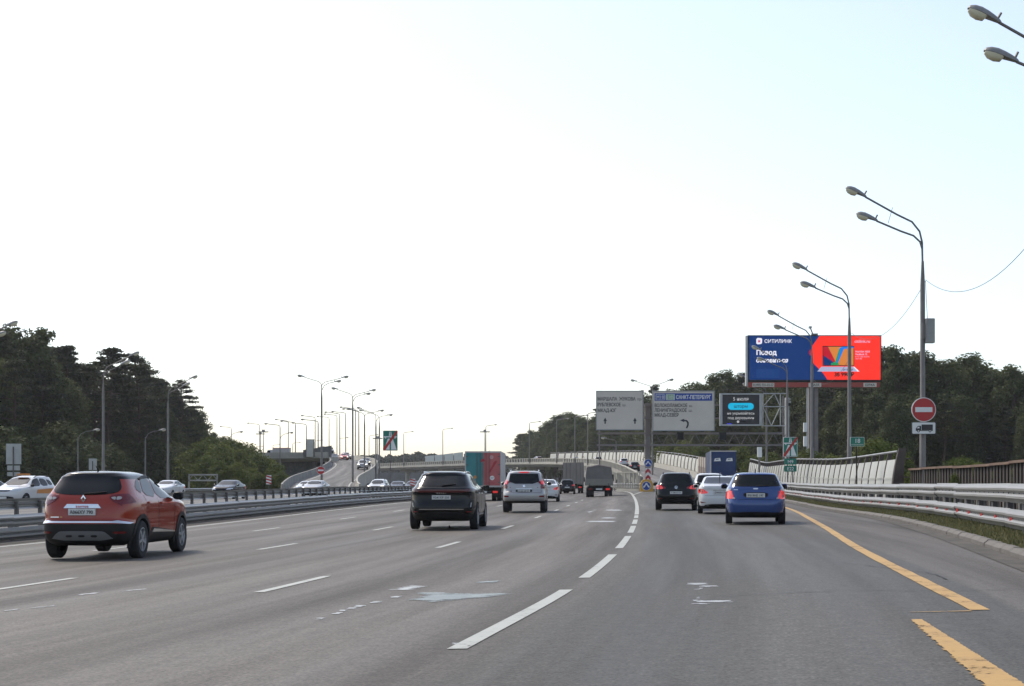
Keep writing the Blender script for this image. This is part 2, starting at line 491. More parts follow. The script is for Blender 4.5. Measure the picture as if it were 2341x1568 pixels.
def strip(f, y0, y1, w_, m, parent, name, dz=.006, st=2.0, jag=0.0, zf=None):
    mb = MB(); ys = yrange(y0, y1, st)
    for y in ys:
        x = f(y); d = (f(y+.5)-f(y-.5)); c = 1/math.sqrt(1+d*d)
        w = w_(y) if callable(w_) else w_; ww = w*c
        for s in (-.5, .5):
            jj = jag if isinstance(jag, (int, float)) else jag[0 if s < 0 else 1]
            j = -(random.random()**3)*jj*.7 if jj > .02 else random.uniform(-jj, jj) if jj else 0
            mb.v.append((x+s*w/c+j, y, (zf or g)(x+s*w, y)+dz))
    for i in range(len(ys)-1): mb.f.append((2*i, 2*i+1, 2*i+3, 2*i+2))
    return mb.build(name, m, parent, fixn=False)
for a, b in ((-7.5,-1.6),(.6,.9),(2.4,8.5),(10.6,16.5),(18.6,24.7),(27.1,33.3),(35.6,41.2),(43.2,48.2),(50.2,54.2)):
    strip(L1, a, b, .15, M['line'], road, 'lane_dash', st=.6)
strip(L1, 55.4, 200, .17, M['line'], road, 'edge_line')
for off, ph in ((-3.7, 17.5), (-7.45, 18), (-11.1, 18.7)):
    y = ph - 24
    while y < 300:
        strip(lambda q: L1(q)+off, y, y+2.95, .13, M['line'], road, 'lane_dash', st=1)
        y += 11.7
strip(E, -30, 380, .17, M['line'], road, 'edge_line', st=4)
# the gore
strip(lambda y: 9.9+(y-117)*.122, 118, 151, .16, M['line'], road, 'gore_line', dz=.009)
sheet('road_shoulder', lambda y: E(y)-1.35, lambda y: E(y)-.42, yrange(-20, 330, 4), M['dirt'], 3, dz=.012)
sheet('road_shoulder', lambda y: KB(y)-.42, lambda y: KB(y)-.005, yrange(-10, 150, 2), M['gutter'], 2, dz=.008)
# yellow edge line in two runs, the second set in from the first
strip(YL, 13.1, 150, .185, M['line_y'], road, 'yellow_line', st=.7, jag=.008)
strip(lambda y: 3.50+(y-12.3)*.155, 6, 12.3, lambda y: .085+(12.3-y)*.034, M['line_y'], road, 'yellow_line', st=.028, jag=(.05,.006))
mb = MB(); mb.v += [(3.62,12.99,g(3.5,12.9)+.007),(4.2,12.97,g(4.2,12.9)+.007),(4.2,13.03,g(4.2,13)+.007),(3.66,13.02,g(3.5,13)+.007)]; mb.f.append((0,1,2,3))
mb.build('yellow_tick', M['line_y'], road, fixn=False)
def crack(pts, w, name, seed):
    rn = random.Random(seed); mb = MB()
    q = []
    for (x0,y0),(x1,y1) in zip(pts, pts[1:]):
        n_ = max(2, int(math.hypot(x1-x0,y1-y0)/.22))
        q += [(x0+(x1-x0)*i/n_+rn.gauss(0,.03), y0+(y1-y0)*i/n_+rn.gauss(0,.03)) for i in range(n_)]
    for i, (x, y) in enumerate(q):
        dx, dy = (q[min(i+1,len(q)-1)][0]-q[max(i-1,0)][0], q[min(i+1,len(q)-1)][1]-q[max(i-1,0)][1]); L = math.hypot(dx,dy) or 1
        ww = w*rn.uniform(.3,1)
        mb.v += [(x-dy/L*ww, y+dx/L*ww, g(x,y)+.011), (x+dy/L*ww, y-dx/L*ww, g(x,y)+.011)]
    for i in range(len(q)-1): mb.f.append((2*i, 2*i+2, 2*i+3, 2*i+1))
    return mb.build(name, M['bolt'], road)
crack([(2.2,15.2),(3.6,15.7),(5.0,15.4),(6.4,15.6)], .012, 'road_crack', 1)
crack([(4.9,21),(5.4,18.6),(5.3,16.9)], .012, 'road_crack', 3)
crack([(.9,26),(2.6,26.4),(4.5,26.1),(7.9,26.5)], .014, 'road_crack', 4)
crack([(-14,32),(-9,31.4),(-4,31.8),(1.5,31.5)], .016, 'road_crack', 5)
for i, (a, b, y0, y1) in enumerate(((-1.9,-.3,14,46),(-5.6,-4.2,20,62),(1.0,2.1,30,58),(-9.3,-8.0,26,44))):
    pass
# opposite lanes
for off in (-4.4, -25): strip(lambda q: E(q)+off, -20, 160, .17, M['line'], opp, 'edge_line', st=5)
for off in (-8.2, -11.9, -15.6, -19.3):
    y = 24
    while y < 165:
        strip(lambda q: E(q)+off, y, y+3, .13, M['line'], opp, 'lane_dash', st=1.5); y += 12

def blot(pts, m, name, dz=.005, rough=.25, seed=0):
    """an irregular patch of old or spilled paint, given by picture points"""
    rnd = random.Random(seed)
    q = []
    for u, v in pts:
        Y = CAMZ*FPX/(v-VH)
        for _ in range(3):
            x = ux(u, Y); Y = (CAMZ-g(x, Y))*FPX/(v-VH)
        q.append((ux(u, Y), Y))
    out = []
    for i in range(len(q)):
        a, b = Vector(q[i]), Vector(q[(i+1) % len(q)])
        nseg = max(2, int((b-a).length/.12)); nrm = Vector((-(b-a).y, (b-a).x)); 
        if nrm.length: nrm.normalize()
        for j in range(nseg):
            out.append(a+(b-a)*j/nseg+nrm*rnd.uniform(-rough, rough)*.12)
    nb = len(out); pts = list(out); xs = [p.x for p in out]; ys_ = [p.y for p in out]; st = max(.05, min(.14, (max(xs)-min(xs))/14))
    y = min(ys_)+st*.4
    while y < max(ys_):
        x = min(xs)+st*.5
        while x < max(xs): pts.append(Vector((x+rnd.uniform(-.01,.01), y))); x += st
        y += st
    vs_, es, fs, *_ = delaunay_2d_cdt(pts, [(i, (i+1) % nb) for i in range(nb)], [list(range(nb))], 1, 1e-5)
    if not fs: return None
    me = bpy.data.meshes.new(name); me.from_pydata([(p.x, p.y, g(p.x, p.y)+dz) for p in vs_], [], [tuple(f) for f in fs])
    bnd = [p for p in out]; w_ = max(.05, min(.22, .35*min(max(xs)-min(xs), max(ys_)-min(ys_))))
    at = me.attributes.new('cover', 'FLOAT', 'POINT')
    at.data.foreach_set('value', [min(1.0, min((p-q_).length for q_ in bnd)/w_) for p in vs_])
    return link(name, me, m, road)
blot([(925,1372),(985,1377),(1060,1372),(1120,1366),(1180,1358),(1140,1353),(1090,1357),(1040,1356),(990,1352),(945,1356),(965,1362)], M['spill'], 'pale_spill', seed=1)
blot([(870,1350),(935,1349),(985,1341),(940,1337),(915,1343)], M['smear'], 'paint_smear', seed=2)
for i, (u, v) in enumerate(((730,1415),(768,1402),(785,1396),(800,1391),(820,1386),(858,1377),(905,1365))):
    blot([(u-13,v+2),(u+8,v+2),(u+16,v-2),(u-4,v-2)], M['smear'], 'paint_smear', seed=3+i)
blot([(1085,1333),(1140,1332),(1145,1327),(1095,1329)], M['spill'], 'paint_smear', seed=14)
for i, (a, b, v, h) in enumerate(((1562,1618,1335,4),(1598,1640,1340,2.5),(1588,1608,1346,3),(1586,1606,1367,3),(1582,1600,1373,3),(1590,1676,1375,5),(1574,1630,1381,2.5),(1580,1596,1403,2),(1335,1412,1192,2),(1370,1410,1184,1.6),(1378,1424,1166,1.6))):
    blot([(a,v+h/2),((a+b)/2,v+h/2+.6),(b,v+h/2),(b-2,v-h/2),((a+b)/2,v-h/2-.5),(a+4,v-h/2)], M['smear'], 'paint_smear', seed=30+i)
blot([(1338,1170),(1358,1166),(1352,1164),(1366,1165),(1352,1171),(1350,1175)], M['smear'], 'paint_smear', rough=.1, seed=60)
for i, (a, b, c, d) in enumerate(((60,1391,130,1384),(180,1360,230,1354),(270,1352,335,1346),(0,1398,45,1392))):
    blot([(a,b+1.5),(c,d+1.5),(c+3,d-1),(a+5,b-1)], M['smear'], 'paint_smear', seed=70+i)
blot([(1030,1474),(1060,1474),(1055,1470),(1035,1470)], M['smear'], 'paint_smear', seed=80)

# ------------------------------------------------------------------ kerb and verge
kerb = thing('kerb', None, None); tag(kerb, kind='structure')
km = MB(); km.prism([(0,-.1),(.17,-.1),(.17,.13),(.07,.13),(0,.07)], 'y', 0, 1); kme = km.mesh('kerb_stone')
y = -6.0
while y < 150:
    s = 1.0 if y < 70 else 3.0
    x = KB(y); d = math.atan(KB(y+.5)-KB(y-.5))
    link('kerb_stone', kme, M['kerb'], kerb, (x+random.uniform(-.006,.006), y, g(x,y)+random.uniform(-.008,.004)), (0,0,-d), (1,s*1.0,1))
    y += s*math.cos(d)
sheet('verge', lambda y: KB(y)+.15, lambda y: KB(y)+9, yrange(-30, 160, 4), M['verge'], 5, zf=lambda x, y: g(x,y)+.1)
def VZ(x, y): return g(x, y)+.1

def blades(name, n, place, h0, h1, m, wid=.012):
    mb = MB(); tint = []
    for _ in range(n):
        p, sc = place(); h = random.uniform(h0, h1)*sc; a = random.uniform(0, 2*PI); w = wid*random.uniform(.7,1.5)*(.6+sc*.4)
        lean = Vector((random.gauss(0,.3), random.gauss(0,.3), 0))*h
        dx = Vector((math.cos(a), math.sin(a), 0))*w
        mid = p+lean*.4+Vector((0,0,h*.6)); top = p+lean+Vector((0,0,h))
        mb.add([p-dx, p+dx, mid+dx*.7, top, mid-dx*.7], [(0,1,2,3,4)]); tint.append(random.random())
    me = mb.mesh(name, fixn=False)
    at = me.attributes.new('tint', 'FLOAT', 'FACE')
    at.data.foreach_set('value', tint)
    return tag(link(name, me, m), kind='stuff')
def pl():
    y = 12+90*random.random()**1.8; t = random.random()
    clump = .5+.5*noise.noise(Vector((y*.7, t*2, 0)))+.3
    x = KB(y)+.22+t*1.3
    return Vector((x, y, VZ(x, y))), max(.25, clump)*(.45+.55*min(1, t*1.6+.15))
blades('grass', 34000, pl, .04, .19, M['grass'], .016)

# ------------------------------------------------------------------ steel guard rails
def wprof(h=.31, d=.083):
    front = [(.0,0),(.012,.03),(d,.075),(d,.11),(.018,.155),(d,.2),(d,.235),(.012,.28),(0,.31)]
    return [(x, z*h/.31) for x, z in front]
def wbeam(sgn, bh=.31):
    p = wprof(bh); poly = [(sgn*x, z) for x, z in p]+[(sgn*x-sgn*.006, z) for x, z in reversed(p)]
    return MB().prism(poly, 'y', 0, 1).mesh('rail_beam', True)
def seg_mtx(a, b, over=.0):
    """frame with its y axis from a to b, scaled to their distance"""
    d = b-a; L = d.length+over; yv = d.normalized(); xv = yv.cross(Vector((0,0,1))).normalized(); zv = xv.cross(yv)
    m = Matrix((xv, yv*L, zv)).transposed().to_4x4(); m.translation = a
    return m
def rail(name, label, xf, y0, y1, zf, sgn, beams, posts, pm, bm_, step=4.0, pstep=2.0, ph=1.2, group=None, poff=.1, refl=None, bh=.31):
    t = thing(name, label, 'guard rail', (xf(y0), y0, zf(xf(y0), y0)), 0, group)
    o = Vector(t.location); wm = wbeam(sgn, bh)
    ys = yrange(y0, y1, step)
    for zb in beams:
        for a, b in zip(ys, ys[1:]):
            ja, jb = random.uniform(-.012,.012), random.uniform(-.012,.012)
            A = Vector((xf(a)+ja, a, zf(xf(a), a)+zb+ja)); B = Vector((xf(b)+jb, b, zf(xf(b), b)+zb+jb))
            link('rail_beam', wm, bm_, t, mtx=seg_mtx(A-o, B-o, .05))
    pme = MB().box(-.05,.05,-.06,.06,0,1).mesh('post')
    for y in yrange(y0+.5, y1, pstep):
        x = xf(y)-sgn*poff
        link('post', pme, pm, t, (x-o.x, y-o.y, zf(x,y)-o.z-.05), None, (1,1,ph))
    if refl:
        rme = MB().box(-.015,.02,-.07,.07,-.085,.085).mesh('reflector')
        for y in yrange(y0+1.2, min(y1, 95), refl[1]):
            x = xf(y); link('reflector', rme, M['redrefl'], t, (x+sgn*.05-o.x, y-o.y, zf(x,y)+refl[0]-o.z))
    return t
RX = lambda y: KB(y)+1.0
rail('guard_rail', 'pale double-beam guard rail with small red reflectors standing on the grassy verge', RX, 9, 160, VZ, -1, (.12,.62), None, M['post'], M['galv_lt'], ph=1.02, refl=(.315, 2.0), bh=.385)
bo = MB().box(-.012,.012,-.02,.02,-.035,.035).mesh('bolt'); gr = [o_ for o_ in COL.objects if o_.name == 'guard_rail'][0]; o = Vector(gr.location)
for zb in (.12,.62):
    for y in yrange(12.3, 62, .66):
        x = RX(y); link('bolt', bo, M['bolt'], gr, (x-.022-o.x, y-o.y, VZ(x,y)+zb+.19-o.z))
# the slotted rear beam of the same barrier, on its own posts
t = thing('rear_guard_rail', 'second pale steel beam behind the double-beam guard rail on the verge', 'guard rail', (RX(9)+.55, 9, VZ(RX(9),9)))
o = Vector(t.location); wm = wbeam(1)
for a, b in zip(yrange(9,160,4), yrange(9,160,4)[1:]):
    A = Vector((RX(a)+.5, a, VZ(RX(a),a)+.6)); B = Vector((RX(b)+.5, b, VZ(RX(b),b)+.6))
    link('rail_beam', wm, M['galv_lt'], t, mtx=seg_mtx(A-o, B-o, .05))
sp = MB().box(-.03,.03,-.05,.05,0,1).mesh('spacer')
for y in yrange(10, 110, 1.0):
    x = RX(y)+.4; link('spacer', sp, M['galv_lt'], t, (x-o.x, y-o.y, VZ(x,y)+.3-o.z), None, (1,1,.45))
LX = lambda y: E(y)-1.3
rail('guard_rail', 'grey twin-beam guard rail along the inner edge of the five-lane road', LX, 8, 330, g, 1, (.03,.36), None, M['post'], M['galv'], ph=.62)
OX = lambda y: E(y)-3.4
rail('median_rail', 'grey rail on dark posts at the edge of the oncoming lanes', OX, 20, 300, g, -1, (.70,), None, M['post'], M['galv'], pstep=1.6, ph=.98, poff=.0)
FX = lambda y: E(y)-26.5
rail('guard_rail', 'dull guard rail between the oncoming lanes and the dark wood', FX, 60, 140, g, 1, (.45,), None, M['post'], M['galv'], ph=.8)
# low concrete strip under the inner rail
def lowwall(name, xf, y0, y1, w, h, m, zf=g, st=5, kind='structure', dz=-.05):
    mb = MB(); ys = yrange(y0, y1, st)
    for y in ys:
        x = xf(y); z = zf(x, y)
        mb.v += [(x-w/2,y,z+dz),(x-w/2,y,z+h),(x+w/2,y,z+h),(x+w/2,y,z+dz)]
    for i in range(len(ys)-1):
        a = 4*i
        for k in range(3): mb.f.append((a+k, a+k+1, a+k+5, a+k+4))
    mb.f += [(0,3,2,1), tuple(4*(len(ys)-1)+k for k in range(4))]
    return mb.build(name, m)
tag(lowwall('median_kerb', lambda y: E(y)-2.35, -10, 330, 1.9, .06, M['conc_dark']), kind='structure')

# ------------------------------------------------------------------ noise barriers
BPROF = [(0,0),(.015,.5),(.05,1.0),(.11,1.5),(.2,2.0),(.29,2.4)]
def bx(z):
    return spl([(b, a) for a, b in BPROF])(z)
def bpanel(z0, z1, t=.05, rib=0):
    zs = [z0+(z1-z0)*i/5 for i in range(6)]
    poly = [(bx(z), z) for z in zs]+[(bx(z)+t, z) for z in reversed(zs)]
    m_ = MB().prism(poly, 'y', .0, 1)
    return m_.mesh('panel', True)
def bpost(h=2.52):
    zs = [h*i/7 for i in range(8)]
    poly = [(bx(z)-.035, z) for z in zs]+[(bx(z)+.16, z) for z in reversed(zs)]
    return MB().prism(poly, 'y', -.065, .065).mesh('post')
PL, PU, PP = bpanel(.15,1.24), bpanel(1.34,2.12), bpost()
PT = MB().tube([(bx(2.46)-.02,0,2.46),(bx(2.46)-.02,1,2.46)], .055, 6).mesh('top_rail')
PM = MB().box(bx(1.29)-.02,bx(1.29)+.05,0,1,1.24,1.34).mesh('middle_rail')
def barrier(label, pts, group=None, zs=1.0, pm=None, posts=True, name='noise_barrier', hs=None, pw=1.0):
    """curved panel barrier through world points; the panels lean to the side right of the walking direction"""
    t = thing(name, label, 'noise barrier', pts[0], 0, group); o = Vector(pts[0])
    for i, (a, b) in enumerate(zip(pts, pts[1:])):
        m_ = seg_mtx(Vector(a)-o, Vector(b)-o) @ Matrix.Diagonal((1,1,(hs(i) if hs else zs),1))
        L = (Vector(b)-Vector(a)).length; gp = .05/L
        mg = m_ @ Matrix.Translation((0,gp,0)) @ Matrix.Diagonal((1,1-2*gp,1,1))
        link('lower_panel', PL, pm or M['panel'], t, mtx=mg); link('upper_panel', PU, pm or M['panel'], t, mtx=mg)
        link('middle_rail', PM, M['panel'] if pm is None else pm, t, mtx=mg); link('top_rail', PT, M['galv_lt'], t, mtx=m_)
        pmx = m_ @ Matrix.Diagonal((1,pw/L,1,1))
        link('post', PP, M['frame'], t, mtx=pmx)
        if i == len(pts)-2:
            link('post', PP, M['frame'], t, mtx=m_ @ Matrix.Translation((0,1,0)) @ Matrix.Diagonal((1,1/L,1,1)))
    return t
BX = lambda y: KB(y)+2.85
bys = yrange(61.5, 168, 2.65)
def barrier_z(x, y): return VZ(x, y)+.9*sstep(140,175,y)
barrier('pale curved panel noise barrier behind the roadside guard rail, leaning away from traffic', [(BX(y), y, barrier_z(BX(y), y)-.05) for y in bys], hs=lambda i: 1.0+.16*sstep(6, 22, i))
# end frame of the barrier, dark plate
ef = thing('barrier_end_plate', 'dark brown end plate closing the pale noise barrier', 'end plate', (BX(61.3), 61.3, VZ(BX(61.3),61.3)))
zs = [2.55*i/7 for i in range(8)]
MB().prism([(bx(z)-.02, z) for z in zs]+[(bx(z)+.55-.1*z, z) for z in reversed(zs)], 'y', -.03, .05).build('plate', M['frame'], ef)
for k in range(3): MB().cbox((.35+.12*k,0,.5+.8*k),(.5,.12,.06)).build('stiffener', M['frame'], ef)
# rusty fence nearer than the barrier
rf = thing('rusty_fence', 'low rusty corrugated sheet fence with capping rail, in front of the wood', 'fence', (16.9, 62, VZ(16,62)))
o = Vector(rf.location)
def RFX(y): return KB(y)+3.6
y = 61.0
sh = MB()
N = 24
for i in range(N):
    a, b = i/N, (i+1)/N; d0 = .04*(1 if (i//2)%2 else 0); 
    sh.v += [(d0, a, 0), (d0, b, 0), (d0, b, 1), (d0, a, 1)]; q = len(sh.v)-4; sh.f.append((q, q+1, q+2, q+3))
    if i and i % 2 == 0: sh.f.append((q-3, q, q+3, q-2))
shm = sh.mesh('sheet', fixn=False)
capm = MB().box(-.06,.12,0,1,-.03,.05).mesh('capping_rail')
while y > 22:
    a, b = Vector((RFX(y), y, VZ(RFX(y),y))), Vector((RFX(y-3), y-3, VZ(RFX(y-3),y-3)))
    top = 1.62 + .12*noise.noise(Vector((y*.13, 0, 0)))
    mm = seg_mtx(a-o, b-o, .02)
    link('sheet', shm, M['rust'], rf, mtx=mm @ Matrix.Diagonal((1,1,top,1)))
    link('capping_rail', capm, M['rustcap'], rf, mtx=mm @ Matrix.Translation((0,0,top)))
    y -= 3

# ------------------------------------------------------------------ ramps and bridges
def resample(pts, st):
    """smooth path through points (x,y,z), sampled every st metres"""
    P = [Vector(p) for p in pts]; d = [0]
    for a, b in zip(P, P[1:]): d.append(d[-1]+(b-a).length)
    fx, fy, fz = (pchip(d, [p[k] for p in P]) for k in range(3))
    n = max(2, round(d[-1]/st))
    return [Vector((fx(d[-1]*i/n), fy(d[-1]*i/n), fz(d[-1]*i/n))) for i in range(n+1)]
def sidevec(pth, i):
    d = pth[min(i+1, len(pth)-1)]-pth[max(i-1, 0)]; d.z = 0; d.normalize()
    return Vector((d.y, -d.x, 0))       # right of the walking direction
def offset(pth, o, dz=0):
    return [p+sidevec(pth, i)*(o(i) if callable(o) else o)+Vector((0,0,dz)) for i, p in enumerate(pth)]
def loft(pth, prof, m, name, parent=None, closed=True, w=None, uvlane=False):
    """cross section (right, up) carried along a path"""
    mb = MB(); k = len(prof); uv = []
    for i, p in enumerate(pth):
        s = sidevec(pth, i); ww = w(i) if w else 1
        for a, z in prof:
            mb.v.append(tuple(p+s*a*ww+Vector((0,0,z)))); uv.append((a*ww, i*6.0))
    for i in range(len(pth)-1):
        for j in range(k if closed else k-1):
            j2 = (j+1) % k; mb.f.append((i*k+j, i*k+j2, (i+1)*k+j2, (i+1)*k+j))
    if closed:
        mb.f += [tuple(range(k)), tuple((len(pth)-1)*k+j for j in range(k))]
    off = parent.location if parent else None
    me = mb.mesh(name, fixn=closed, off=off)
    l = me.uv_layers.new(name='lane')
    for lp in me.loops: l.data[lp.index].uv = uv[lp.vertex_index]
    return link(name, me, m, parent)
def deck(name, label, pth, half, thick, m_side):
    t = thing(name, label, 'bridge' if 'flyover' in name else 'ramp', tuple(pth[0]))
    loft(pth, [(-half,0),(half,0),(half,-.35),(half-1.2,-thick),(-half+1.2,-thick),(-half,-.35)], m_side, 'deck', t)
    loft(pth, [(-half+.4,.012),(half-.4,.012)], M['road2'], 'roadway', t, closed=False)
    return t
rp = resample([(18.6,148,.37),(20.2,170,.8),(22.3,200,1.6),(23.9,255,3.5),(24.2,300,4.9),(22.5,360,6.3),(18.5,400,7.1),(10.5,435,7.6),(-4,465,7.8),(-26,505,7.7),(-56,560,7.4),(-95,640,7.0),(-150,760,6.6)], 8)
ramp = deck('flyover', 'long curved concrete flyover that climbs off the branch lanes and crosses over the main road', rp, 4.9, 1.35, M['conc'])
def earth_fill(pth, half, i1, name, m):
    mb = MB()
    for i, p in enumerate(pth[:i1]):
        s = sidevec(pth, i)
        for a, z in ((-half,p.z-.3),(-half-.05,-.4),(half+.05,-.4),(half,p.z-.3)):
            q = p+s*a; mb.v.append((q.x,q.y,z))
    for i in range(i1-1):
        for k in (0,2): mb.f.append((4*i+k, 4*i+k+1, 4*i+k+5, 4*i+k+4))
    mb.f.append(tuple(4*(i1-1)+k for k in range(4)))
    return mb
E_ = earth_fill(rp, 4.6, 27, 'abutment', None); E_.build('abutment', M['conc'], ramp, world=True)
for i in range(29, len(rp)-2, 4):
    p = rp[i]
    MB().tube([(p.x,p.y,-.3),(p.x,p.y,p.z-1.6)], .8, 12).build('pier', M['conc_warm'], ramp, world=True)
    MB().cbox((p.x,p.y,p.z-1.75),(5.5,1.4,.9)).build('pier_head', M['conc_warm'], ramp, world=True)
def parapet(label, pth, off, i0, i1, h, m, group, st=1.0, name='parapet', rails=True):
    """row of concrete fins with a top rail and a base kerb"""
    q = offset(pth, off)[i0:i1]
    t = thing(name, label, 'parapet', tuple(q[0]), 0, group)
    loft(q, [(-.16,-.55),(.16,-.55),(.16,.16),(-.16,.16)], m, 'base_beam', t)
    loft([p+Vector((0,0,h)) for p in q], [(-.13,-.16),(.13,-.16),(.13,0),(-.13,0)], m, 'top_beam', t)
    fin = MB().box(-.12,.12,-.5,.5,0,1).mesh('fin'); o = Vector(q[0])
    back = loft([p+Vector((0,0,.14)) for p in q], [(.22,0),(.26,0),(.26,h-.3),(.22,h-.3)], M['post'], 'rear_screen', t)
    cnt = 0
    for a, b in zip(q, q[1:]):
        L = (b-a).length; sp_ = 3.4 if (a.y < 390 and a.x > 0) else st; n_ = max(1, int(L/sp_+.3))
        for j in range(n_):
            p = a+(b-a)*(j+.5)/n_; dd = b-a
            if cnt < 290: link('fin', fin, m, t, tuple(p-o+(Vector((-.1,0,-min(1.7,p.z*.8))) if sp_ > 3 else Vector((0,0,.14)))), (0,0,math.atan2(dd.y,dd.x)-PI/2), (1,1.3 if sp_ > 3 else .62,h-.28+(min(1.7,p.z*.8)+.14 if sp_ > 3 else 0))); cnt += 1
    return t
pg = 'finned concrete parapets of the flyover'
parapet('finned cream parapet on the inner side of the curved flyover', rp, -4.75, 3, len(rp)-1, 1.25, M['conc_warm'], pg, 1.7)
loft(offset(rp, 4.75)[2:-1], [(-.2,-.3),(.2,-.3),(.12,.85),(-.12,.85)], M['conc_warm'], 'barrier_wall', ramp)
q = offset(rp, 5.0)
# outer noise barrier of the flyover: wide bays on the wall top, posts broadened into dark stripes
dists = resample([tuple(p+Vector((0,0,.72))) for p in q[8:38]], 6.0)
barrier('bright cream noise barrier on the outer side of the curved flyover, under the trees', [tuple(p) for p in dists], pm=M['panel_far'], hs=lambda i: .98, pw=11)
bw = thing('brown_noise_wall', 'brown and tan noise wall panels between the cream flyover barrier and the blue lorry', 'noise wall', tuple(q[3])); o = Vector(bw.location)
wm_ = MB().box(-.1,.1,.01,.99,0,1).mesh('panel'); pm_ = MB().box(-.14,.14,-.1,.1,0,1).mesh('post')
wl = resample([tuple(p) for p in q[3:9]], 3.0)
for a, b in zip(wl, wl[1:]):
    mm = seg_mtx(a-o, b-o)
    link('lower_panel', wm_, M['brown_wall'], bw, mtx=mm @ Matrix.Translation((0,0,-.6)) @ Matrix.Diagonal((1,1,2.4,1)))
    link('upper_panel', wm_, M['tan_wall'], bw, mtx=mm @ Matrix.Translation((0,0,1.82)) @ Matrix.Diagonal((1,1,1.4,1)))
    link('post', pm_, M['frame'], bw, tuple(a-o-Vector((0,0,.6))), None, (1,1,3.95))
# low fence panels beside the gore
gp_ = [Vector(p) for p in ((14.0,156,.35),(13.0,158,.36),(11.9,160.5,.38))]
gpx = resample([tuple(p) for p in gp_], 1.5); gt = thing('gore_fence', 'short slatted fence in front of the flyover parapet, behind the grey canvas lorry', 'fence', tuple(gpx[0])); o = Vector(gpx[0])
sl = MB().box(-.05,.05,-.05,.05,0,1).mesh('slat')
for p in resample([tuple(p) for p in gp_], .38): link('slat', sl, M['conc_warm'], gt, tuple(p-o+Vector((0,0,.1))), None, (1,1,1.9))
loft([p+Vector((0,0,2.0)) for p in gpx], [(-.1,0),(.1,0),(.1,.1),(-.1,.1)], M['conc_warm'], 'top_rail', gt)
loft(gpx, [(-.1,-.2),(.1,-.2),(.1,.25),(-.1,.25)], M['conc_warm'], 'base_rail', gt)
rail('guard_rail', 'short curved guard rail running into the gore from beside the main road', lambda y: 14.0-.004*(y-150)**2*.3, 150, 190, lambda x,y: .3, -1, (.3,.62), None, M['post'], M['galv_lt'], ph=.95)

# second ramp: oncoming traffic comes down it
r2 = resample([(-17.5,138,-.02),(-21.5,160,.25),(-24.8,190,1.3),(-26.5,225,2.7),(-29.5,265,4.5),(-35,300,5.9),(-45,340,7.0),(-62,385,7.6),(-95,450,7.7),(-150,540,7.4)], 7)
ramp2 = deck('exit_ramp', 'broad grey ramp that carries oncoming cars down from the far bridge', r2, 4.4, 1.2, M['conc'])
earth_fill(r2, 4.2, 22, 'abutment', None).build('abutment', M['conc'], ramp2, world=True)
loft(offset(r2, -4.3)[2:26], [(-.18,-.4),(.18,-.4),(.1,1.0),(-.1,1.0)], M['conc'], 'side_wall', ramp2)
loft(offset(r2, 4.3)[3:34], [(-.18,-.9),(.18,-.9),(.1,.95),(-.1,.95)], M['conc_warm'], 'side_wall', ramp2)
for off in (-3.3, 3.3):
    loft(offset(r2, off)[1:30], [(-.09,.02),(.09,.02)], M['line'], 'edge_line', ramp2, closed=False)
for i in range(24, len(r2)-2, 4):
    p = r2[i]; MB().tube([(p.x,p.y,-.3),(p.x,p.y,p.z-1.2)], .7, 10).build('pier', M['conc'], ramp2, world=True)
# far bridge with its retaining wall, on the wooded side
fb = resample([(-105,300,6.2),(-70,292,6.45),(-36,287,6.6)], 7)
fbt = deck('flyover', 'straight far bridge deck over a dark stone wall, ending at the exit ramp', fb, 4.2, .95, M['conc_warm'])
loft(offset(fb, 4.1), [(-.12,0),(.12,0),(.12,.85),(-.12,.85)], M['conc_warm'], 'side_wall', fbt)
MB().prism([(-105,0),(-38,0),(-38,5.6),(-105,5.2)], 'y', 288.5, 289.5).build('stone_wall', noisy('grey_stone_wall', (.1,.1,.1), (.19,.19,.18), 2.2, .9), fbt, world=True)
for k in range(9):
    MB().box(-98+7.2*k,-97.2+7.2*k,287.5,288.4,0,5.5).build('pier', M['conc'], fbt, world=True)
# slab wall and a curved clear panel upon the far bridge
sw = thing('slab_wall', 'dark sloping slab wall standing upon the far bridge beside the ramp', 'wall', (-41.6,287,6.6))
for k in range(6):
    a, b = -41.6+.95*k, -41.6+.95*(k+1)-.03
    MB().prism([(a,6.5),(b,6.5),(b,7.85+.15*(k+1)),(a,7.85+.15*k)], 'y', 283.2, 283.5).build('panel', M['conc_dark'], sw, world=True)
cp = thing('clear_screen', 'tall narrow pale curved screen upright on the far bridge', 'screen', (-40.9,282.6,6.5))
zs = [0,.9,1.8,2.7,3.5]
MB().prism([(.25*z*z/10-.1, z) for z in zs]+[(.25*z*z/10, z) for z in reversed(zs)], 'x', 0, 1.5).build('panel', M['panel_far'], cp)
for xx in (0, 1.5): MB().prism([(.25*z*z/10-.16, z) for z in zs]+[(.25*z*z/10+.06, z) for z in reversed(zs)], 'x', xx-.06, xx+.06).build('post', M['frame'], cp)

tag(MB().prism([(-75,-.5),(40,-.5),(40,4.5),(0,6.2),(-75,6.2)], 'y', 655, 660).build('underpass_shade_wall', M['conc_dark']), kind='structure')  # dark wall added to stand in for shadow and distant traffic beneath the flyover
